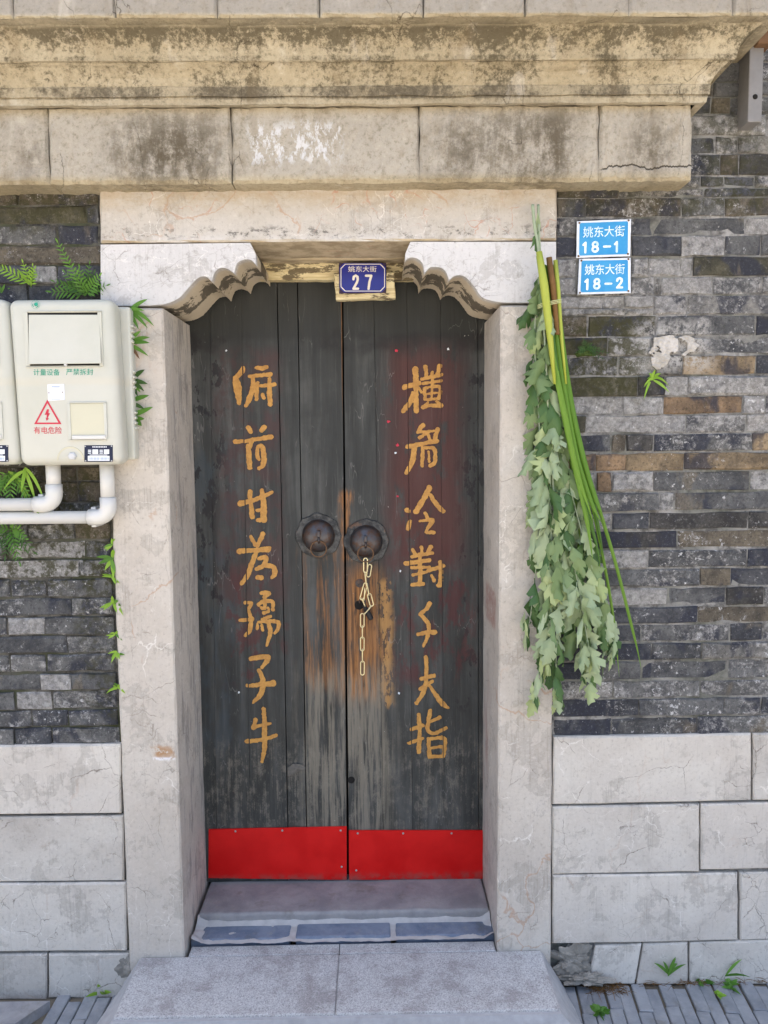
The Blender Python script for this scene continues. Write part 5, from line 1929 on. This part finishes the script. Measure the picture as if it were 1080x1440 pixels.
for (pl_, y0, r0, dens) in STEMS:
    sm = catmull(pl_, 6)
    ys = lambda k: y0 - .02 * math.sin(math.pi * min(1, k * 1.05)) + U(-.002, .002)
    pts = [P(a, b, ys(k / len(sm))) for k, (a, b) in enumerate(sm)]
    bm = new()
    tube(bm, pts, [r0 * (1 - .75 * k / len(pts)) for k in range(len(pts))], 7)
    put(bm, 'stem', M['mug_stem'], mug, smooth=True)
    tot = 0
    nxt = 0
    side = 1
    for k in range(1, len(sm)):
        a, b = sm[k - 1], sm[k]
        L = math.hypot(b[0] - a[0], b[1] - a[1])
        tot += L
        if b[1] < 385:
            continue
        while tot > nxt:
            prog = (b[1] - 385) / 600
            endf = k / len(sm)
            stepl = (15.5 if b[1] < 620 else 14 if b[1] < 800 else 11) / dens
            nxt = max(nxt, tot - L) + stepl * U(.7, 1.3)
            side = -side
            tip = endf > .84
            if tip:
                s_ = U(.055, .090)
                kind = 'narrow' if rnd.random() < .75 else 'lobed'
                cl = rnd.choice(('mug_tip', 'mug_pale', 'mug_pale', 'mug_tip', 'mug_dark'))
            else:
                s_ = U(.090, .140) * (.85 if b[1] < 520 else 1.0 if b[1] < 850 else .85)
                kind = 'lobed' if rnd.random() < .85 else 'narrow'
                dk = .40 if b[1] < 560 else .22
                cl = 'mug_dark' if rnd.random() < dk else rnd.choice(('mug_pale', 'mug_pale', 'mug_mid') if b[1] > 560 else ('mug_pale', 'mug_mid', 'mug_mid')) if rnd.random() < .9 else 'mug_tip'
            lean = U(.02, .42) * side * (1 if not tip else .45)
            base = P(b[0] + side * U(0, 3), b[1], ys(endf) - U(-.012, .026))
            if cl == 'mug_dark':
                base.y += .012
            add_leaf(kind, cl, base, U(-.35, .30), -lean, U(-.75, .75), s_)
    # drooping cluster at the growing tip
    for _ in range(5):
        e = sm[-1]
        add_leaf('narrow', rnd.choice(('mug_tip', 'mug_pale', 'mug_tip', 'mug_dark')), P(e[0] + U(-3, 3), e[1] - U(8, 34), y0 - U(0, .02)), U(-.2, .3), U(-.3, .3), U(-.8, .8), U(.05, .075))
# withered leaf at the bare top
add_leaf('narrow', 'mug_dark', P(757, 325, -.075), 0, .35, .2, .06)
add_leaf('narrow', 'mug_dark', P(752, 338, -.080), .1, -.2, -.4, .055)
add_leaf('narrow', 'mug_pale', P(756, 300, -.080), .1, .05, -.4, .07)

cal = thing('calamus_bunch', 'long sword shaped green calamus leaves with cut yellowish stalks beside the mugwort', 'herb bunch', P(770, 400, -.06))


def blade(parent, pl_, Y0, Y1, w0, w1, mat, name='blade', fold=.7):
    sm = catmull(pl_, 8)
    n = len(sm)
    bm = new()
    rows = []
    for k, (a, b) in enumerate(sm):
        t = k / (n - 1)
        Y = Y0 + (Y1 - Y0) * t
        c = P(a, b, Y)
        w_ = (w0 + (w1 - w0) * t) * (1 if t < .8 else max(.04, (1 - t) / .2))
        a2, b2 = sm[min(k + 1, n - 1)], sm[max(k - 1, 0)]
        tg = (P(a2[0], a2[1], Y) - P(b2[0], b2[1], Y)).normalized()
        sd = tg.cross(Vector((0, 1, 0))).normalized()
        rows.append([bm.verts.new(c - sd * w_ / 2 + Vector((0, w_ * fold, 0))), bm.verts.new(c), bm.verts.new(c + sd * w_ / 2 + Vector((0, w_ * fold, 0)))])
    for A, B in zip(rows, rows[1:]):
        bm.faces.new((A[0], A[1], B[1], B[0]))
        bm.faces.new((A[1], A[2], B[2], B[1]))
    put(bm, name, mat, parent, smooth=True)


for (pl_, Y0, Y1, w0, w1, mt) in (
        ([(760, 358), (768, 420), (779, 500), (795, 580), (812, 660), (835, 735)], -.118, -.125, .021, .015, 'cal'),
        ([(765, 380), (775, 460), (790, 560), (808, 650), (826, 730), (834, 790)], -.112, -.120, .019, .013, 'cal'),
        ([(772, 372), (784, 470), (797, 560), (812, 640), (832, 705), (846, 735)], -.105, -.112, .019, .014, 'cal'),
        ([(778, 372), (789, 470), (803, 560), (818, 630), (838, 700), (848, 725)], -.098, -.105, .020, .014, 'cal'),
        ([(781, 378), (792, 480), (806, 570), (824, 650), (842, 710), (866, 790), (884, 860), (896, 910), (902, 942)], -.085, -.035, .016, .008, 'cal'),
        ([(766, 372), (774, 440), (786, 530), (800, 610), (818, 690), (838, 760), (845, 800)], -.114, -.11, .017, .010, 'cal_d'),
        ([(777, 376), (793, 500), (810, 600), (830, 680), (842, 740), (850, 790)], -.094, -.085, .016, .009, 'cal_d'),
        ([(770, 380), (786, 500), (802, 620), (816, 760), (815, 880)], -.070, -.06, .017, .015, 'cal'),
        ([(775, 400), (800, 560), (826, 700), (846, 820), (848, 960)], -.05, -.04, .012, .007, 'cal'),
        ([(776, 400), (804, 580), (840, 740), (862, 860), (871, 952)], -.05, -.045, .012, .008, 'cal')):
    blade(cal, pl_, Y0, Y1, w0, w1, M[mt])
for (pl_, Y0, r, mt) in (([(758, 354), (765, 400), (771, 450), (780, 540)], -.126, (.0095, .013, .012, .004), 'cal_stalk'), ([(772, 362), (777, 400), (784, 470), (788, 470)], -.112, (.009, .010, .007, .002), 'cal_brown'),
                         ([(781, 366), (785, 410), (789, 470), (796, 540)], -.105, (.007, .007, .006, .003), 'cal_stalk')):
    bm = new()
    tube(bm, [P(a, b, Y0) for a, b in pl_], list(r), 10)
    put(bm, 'stalk', M[mt], cal, smooth=True)
bm = new()
for k in range(3):
    c0, c1 = P(758, 428 + k * 2.2, -.120), P(790, 421 + k * 2.0, -.112)
    cc = (c0 + c1) / 2
    hw = (c1 - c0) / 2
    tube(bm, [cc + hw * math.cos(a_) * 1.05 + Vector((0, .022 * math.sin(a_) + .012, 0)) for a_ in [2 * math.pi * i / 20 for i in range(20)]], .0011, 5, closed=True)
put(bm, 'string', M['string'], cal)

# ------------------------------------------------------------------ ferns and weeds
def strip(bm, p0, d, L, w_, droop, up=Vector((0, 0, 1)), segs=6):
    """one lance leaflet"""
    d = d.normalized()
    sd = d.cross(Vector((0, -1, 0)))
    if sd.length < .2:
        sd = d.cross(Vector((0, 0, 1)))
    sd.normalize()
    rows = []
    for k in range(segs + 1):
        t = k / segs
        c = p0 + d * L * t + Vector((0, 0, -1)) * droop * L * t * t
        hw = w_ * (math.sin(math.pi * min(1, t * .86 + .14)) ** .8) * .5 if k < segs else .0003
        rows.append([bm.verts.new(c - sd * hw + Vector((0, hw * .3, 0))), bm.verts.new(c + sd * hw + Vector((0, hw * .3, 0)))])
    for A, B in zip(rows, rows[1:]):
        bm.faces.new((A[0], A[1], B[1], B[0]))


def pinnate(parent, p0, d, L, ll, droop, mat, n=9, w_=None):
    bm = new()
    d = d.normalized()
    pts = []
    for k in range(n + 2):
        t = k / (n + 1)
        pts.append(p0 + d * L * t + Vector((0, -.10 * L * t, -droop * L * t * t)))
    tube(bm, pts, [.0012 * (1 - .6 * k / len(pts)) for k in range(len(pts))], 5)
    for k in range(1, n + 1):
        t = k / (n + 1)
        tg = (pts[min(k + 1, n + 1)] - pts[k - 1]).normalized()
        sd = tg.cross(Vector((0, -1, 0))).normalized()
        l = ll * (.45 + .75 * math.sin(math.pi * (t * .8 + .12))) * (1 - .35 * t)
        for s_ in (-1, 1):
            strip(bm, pts[k], tg * .75 + sd * s_ + Vector((0, U(-.5, .1), 0)), l * U(.8, 1.15), (w_ or l * .22), U(0, .25), segs=3)
    strip(bm, pts[-1], d, ll * .6, ll * .2, .1, segs=3)
    put(bm, 'frond', mat, parent, recalc=False)


def fern(label, px, py, Y, fr, mat, name='fern', cat='fern', group='ferns growing out of the old walls'):
    t_ = thing(name, label, cat, P(px, py, Y), group)
    p0 = wl(t_)
    for f in fr:
        kind, ang, L, a1, droop = f[:5]
        mt = M[f[5]] if len(f) > 5 else mat
        d = Vector((math.cos(math.radians(ang)), -U(.15, .6), math.sin(math.radians(ang))))
        if kind == 'p':
            pinnate(t_, p0 + Vector((U(-.004, .004), 0, U(-.004, .004))), d, L, a1, droop, mt, n=max(4, int(L / .013)))
        else:
            bm = new()
            strip(bm, p0 + Vector((U(-.005, .005), U(-.006, .002), U(-.005, .005))), d, L, a1, droop)
            put(bm, 'leaf', mt, t_, recalc=False)
    return t_


fern('bright green fern sprouting from the bricks at the far left edge', 42, 402, -.004,
     [('p', 140, .12, .026, .15, 'fern_b'), ('p', 95, .07, .022, .05), ('p', 60, .07, .024, .1), ('l', 120, .06, .010, .1), ('p', 75, .065, .02, .1)], M['fern_b'])
fern('bushy feathery fern standing above the right meter box', 120, 415, -.006,
     [('p', 108, .165, .026, .0, 'fern'), ('p', 150, .10, .024, .15), ('p', 125, .09, .024, .1), ('p', 75, .10, .024, .05), ('p', 45, .10, .03, .15), ('p', 25, .09, .026, .15), ('p', 165, .10, .03, .2), ('p', 90, .09, .028, .1), ('p', 60, .08, .03, .1, 'fern_d'), ('p', 140, .07, .03, .2, 'fern_d')], M['fern'])
fern('tiny fern tuft at the left edge just above the cut off meter box', 3, 410, -.004, [('l', 60, .035, .008, .1), ('l', 100, .03, .008, .1), ('l', 20, .03, .008, .2)], M['fern'])
fern('drooping fern leaves at the joint between springer and left jamb', 181, 437, -.03,
     [('l', 38, .085, .013, .2, 'fern'), ('l', -12, .085, .014, .45), ('l', 12, .07, .011, .3), ('l', -30, .07, .012, .3), ('l', -55, .06, .011, .2)], M['fern'])
fern('spidery fern with long fingers beside the upper louvres', 181, 482, -.03,
     [('l', 25, .10, .014, .25), ('l', 5, .09, .013, .15), ('l', 45, .06, .012, .2), ('l', -20, .075, .012, .2), ('l', 110, .05, .012, .1, 'fern_d'), ('l', -50, .06, .010, .1, 'rust'), ('l', 70, .05, .012, .1, 'fern_d')], M['fern'])
fern('dark fern clump halfway down the meter box flank', 183, 536, -.03,
     [('l', 40, .075, .015, .2), ('l', 10, .065, .016, .3), ('l', -15, .06, .015, .3), ('l', 85, .045, .013, .1), ('l', -60, .055, .013, .1), ('l', -85, .05, .014, 0), ('l', 120, .04, .012, 0), ('l', -35, .05, .013, .2, 'fern')], M['fern_d'])
fern('dark leafy fern below the middle clump on the jamb', 184, 566, -.03,
     [('l', 18, .085, .015, .1, 'fern'), ('l', -10, .05, .013, .2), ('l', 60, .04, .013, .1), ('l', -50, .045, .014, .1), ('l', 85, .04, .012, .1), ('l', 130, .04, .012, .1), ('l', -85, .04, .012, .1)], M['fern_d'])
fern('lowest fern on the jamb beside the meter box with broad leaves', 186, 587, -.03,
     [('l', 22, .085, .016, .05), ('l', -35, .04, .018, .1), ('l', 5, .05, .014, .1), ('l', -70, .035, .014, 0), ('l', 60, .03, .010, 0)], M['fern'])
fern('lush fern hanging under the cut off meter box', 14, 664, -.03,
     [('p', -30, .12, .03, .5), ('p', 200, .1, .03, .3), ('p', -75, .10, .03, .1), ('l', -40, .11, .014, .6, 'fern_b'), ('l', -15, .09, .013, .8, 'fern_b'), ('l', -120, .09, .013, .2), ('p', -100, .09, .028, 0), ('l', 10, .06, .012, .6)], M['fern'])
fern('yellowish fern arching between the boxes above the upper conduit', 36, 660, -.05,
     [('l', -30, .085, .012, .9, 'fern_b'), ('l', -60, .08, .012, .5, 'fern_b'), ('l', 190, .07, .012, .7), ('l', -100, .06, .012, .3)], M['fern_b'])
fern('shady fern below the lower conduit at the left edge', 14, 744, -.02,
     [('p', 20, .09, .028, .6), ('p', -20, .09, .03, .5, 'fern_d'), ('p', -60, .10, .03, .2), ('p', -95, .08, .03, .1, 'fern_d'), ('l', 60, .06, .012, .6), ('p', 150, .08, .03, .5), ('p', -130, .09, .028, .2, 'fern_d'), ('p', -40, .07, .03, .3, 'fern_d')], M['fern'])
for (py, lab, big) in ((765, 'pale weed at the top of the crack between brick and left jamb', .030), (786, 'star shaped weed sprouting across the left jamb edge', .048), (812, 'weed tuft in the jamb crack just below the star shaped one', .032), (848, 'largest bushy weed growing in the left jamb crack', .040),
                       (892, 'lone small weed midway down the left jamb crack', .026), (918, 'small weed hanging in the jamb crack beside a gap', .030), (968, 'lowest weed in the left jamb crack', .032)):
    x_ = XL(py) - 2
    n_ = 10 if big > .035 else 7
    fern(lab, x_, py, -.018, [('l', U(-80, 110) if k % 3 else U(150, 230), big * U(.6, 1.1), big * .26, U(0, .5), rnd.choice(('fern', 'fern_b', 'fern_b'))) for k in range(n_)], M['fern'], 'weed', 'weed', 'weeds in the crack beside the left jamb')
fern('tiny mossy fern on the ledge of the dark bricks right of the calamus', 824, 492, -.008, [('p', a_, U(.03, .05), .014, .3) for a_ in (0, 25, 60, 110, 150, 175, -15)] + [('p', 5, .06, .014, .3)], M['fern_d'])
lump('moss_cushion', M['moss'], wall_r, P(822, 497, -.006), (.030, .010, .010), 9.1, 3, .6)
fern('bright little fern below the cement patch on the right wall', 918, 533, -.006, [('l', a_, U(.035, .055), .009, U(.2, .9)) for a_ in (10, 35, 60, 85, 110, 140, 165, 190, -25, 220, 75)], M['fern_b'])


def ground_weed(label, px, py, leaves, mat, spread=(20, 160), L=(.03, .06), w_=.008, rosette=False, pt=None):
    p0 = pt or PG(px, py, .0)
    t_ = thing('weed', label, 'weed', p0, 'weeds at the foot of the wall')
    for k in range(leaves):
        a_ = math.radians(U(*spread))
        d = Vector((math.cos(a_), U(-.7, .4), math.sin(a_)))
        if rosette:
            az = 2 * math.pi * k / leaves + U(-.3, .3)
            d = Vector((math.cos(az), math.sin(az), U(.25, 1.2)))
        bm = new()
        l = U(*L)
        q = p0 + Vector((U(-.5, .5), U(-.5, .5), 0)) * (.02 if rosette else .008)
        dd = d.normalized()
        sd = dd.cross(Vector((0, -1, .3))).normalized()
        rows = []
        for s_ in range(5):
            t = s_ / 4
            c = q + dd * l * t - Vector((0, 0, 1)) * l * .3 * t * t
            hw = w_ * .5 * math.sin(math.pi * min(1, .12 + .88 * t)) + .0002
            rows.append([bm.verts.new(c - sd * hw), bm.verts.new(c + sd * hw)])
        for A, B in zip(rows, rows[1:]):
            bm.faces.new((A[0], A[1], B[1], B[0]))
        put(bm, 'leaf', mat, t_, recalc=False)


ground_weed('bright sprout of a few pointed leaves beside the left of the step', 142, 1397, 6, M['fern_b'], (30, 150), (.04, .065), .014)
ground_weed('small dark weed at the foot of the left plinth', 96, 1392, 7, M['fern'], (10, 170), (.025, .045), .010)
ground_weed('round leafy weed between paving bricks right of the step', 845, 1426, 26, M['fern'], L=(.025, .045), w_=.017, rosette=True)
ground_weed('upright grassy sprout against the right plinth', 940, 1371, 6, M['fern'], (50, 130), (.05, .11), .010, pt=P(940, 1372, -.03))
ground_weed('single long blade of grass leaning on the right plinth', 1022, 1362, 2, M['fern'], (40, 60), (.08, .11), .010, pt=P(1020, 1372, -.03))
ground_weed('trailing weed over the paving near the right plinth', 985, 1381, 12, M['fern'], (-10, 120), (.04, .07), .012, rosette=True)
ground_weed('low rosette weed in the paving at the right', 1028, 1388, 14, M['fern'], L=(.03, .05), w_=.013, rosette=True)
ground_weed('yellow green seedling between the two right hand weeds', 1010, 1398, 8, M['fern_b'], L=(.02, .032), w_=.013, rosette=True)
# dry grass and crumbs caught at the wall's foot
bm = new()
for k in range(260):
    x_ = U(P(822, 1375, 0).x, P(875, 1375, 0).x) if k < 170 else U(P(870, 1375, 0).x, P(1080, 1370, 0).x)
    q = Vector((x_, U(-.06, -.016) if k < 170 else U(-.03, -.015), U(.0, .012)))
    a_ = U(0, 6.28)
    strip(bm, q, Vector((math.cos(a_), math.sin(a_) * .5, U(-.1, .5))), U(.015, .05), .0022, .3, segs=3)
put(bm, 'dry_grass', M['cal_brown'], kind='stuff')
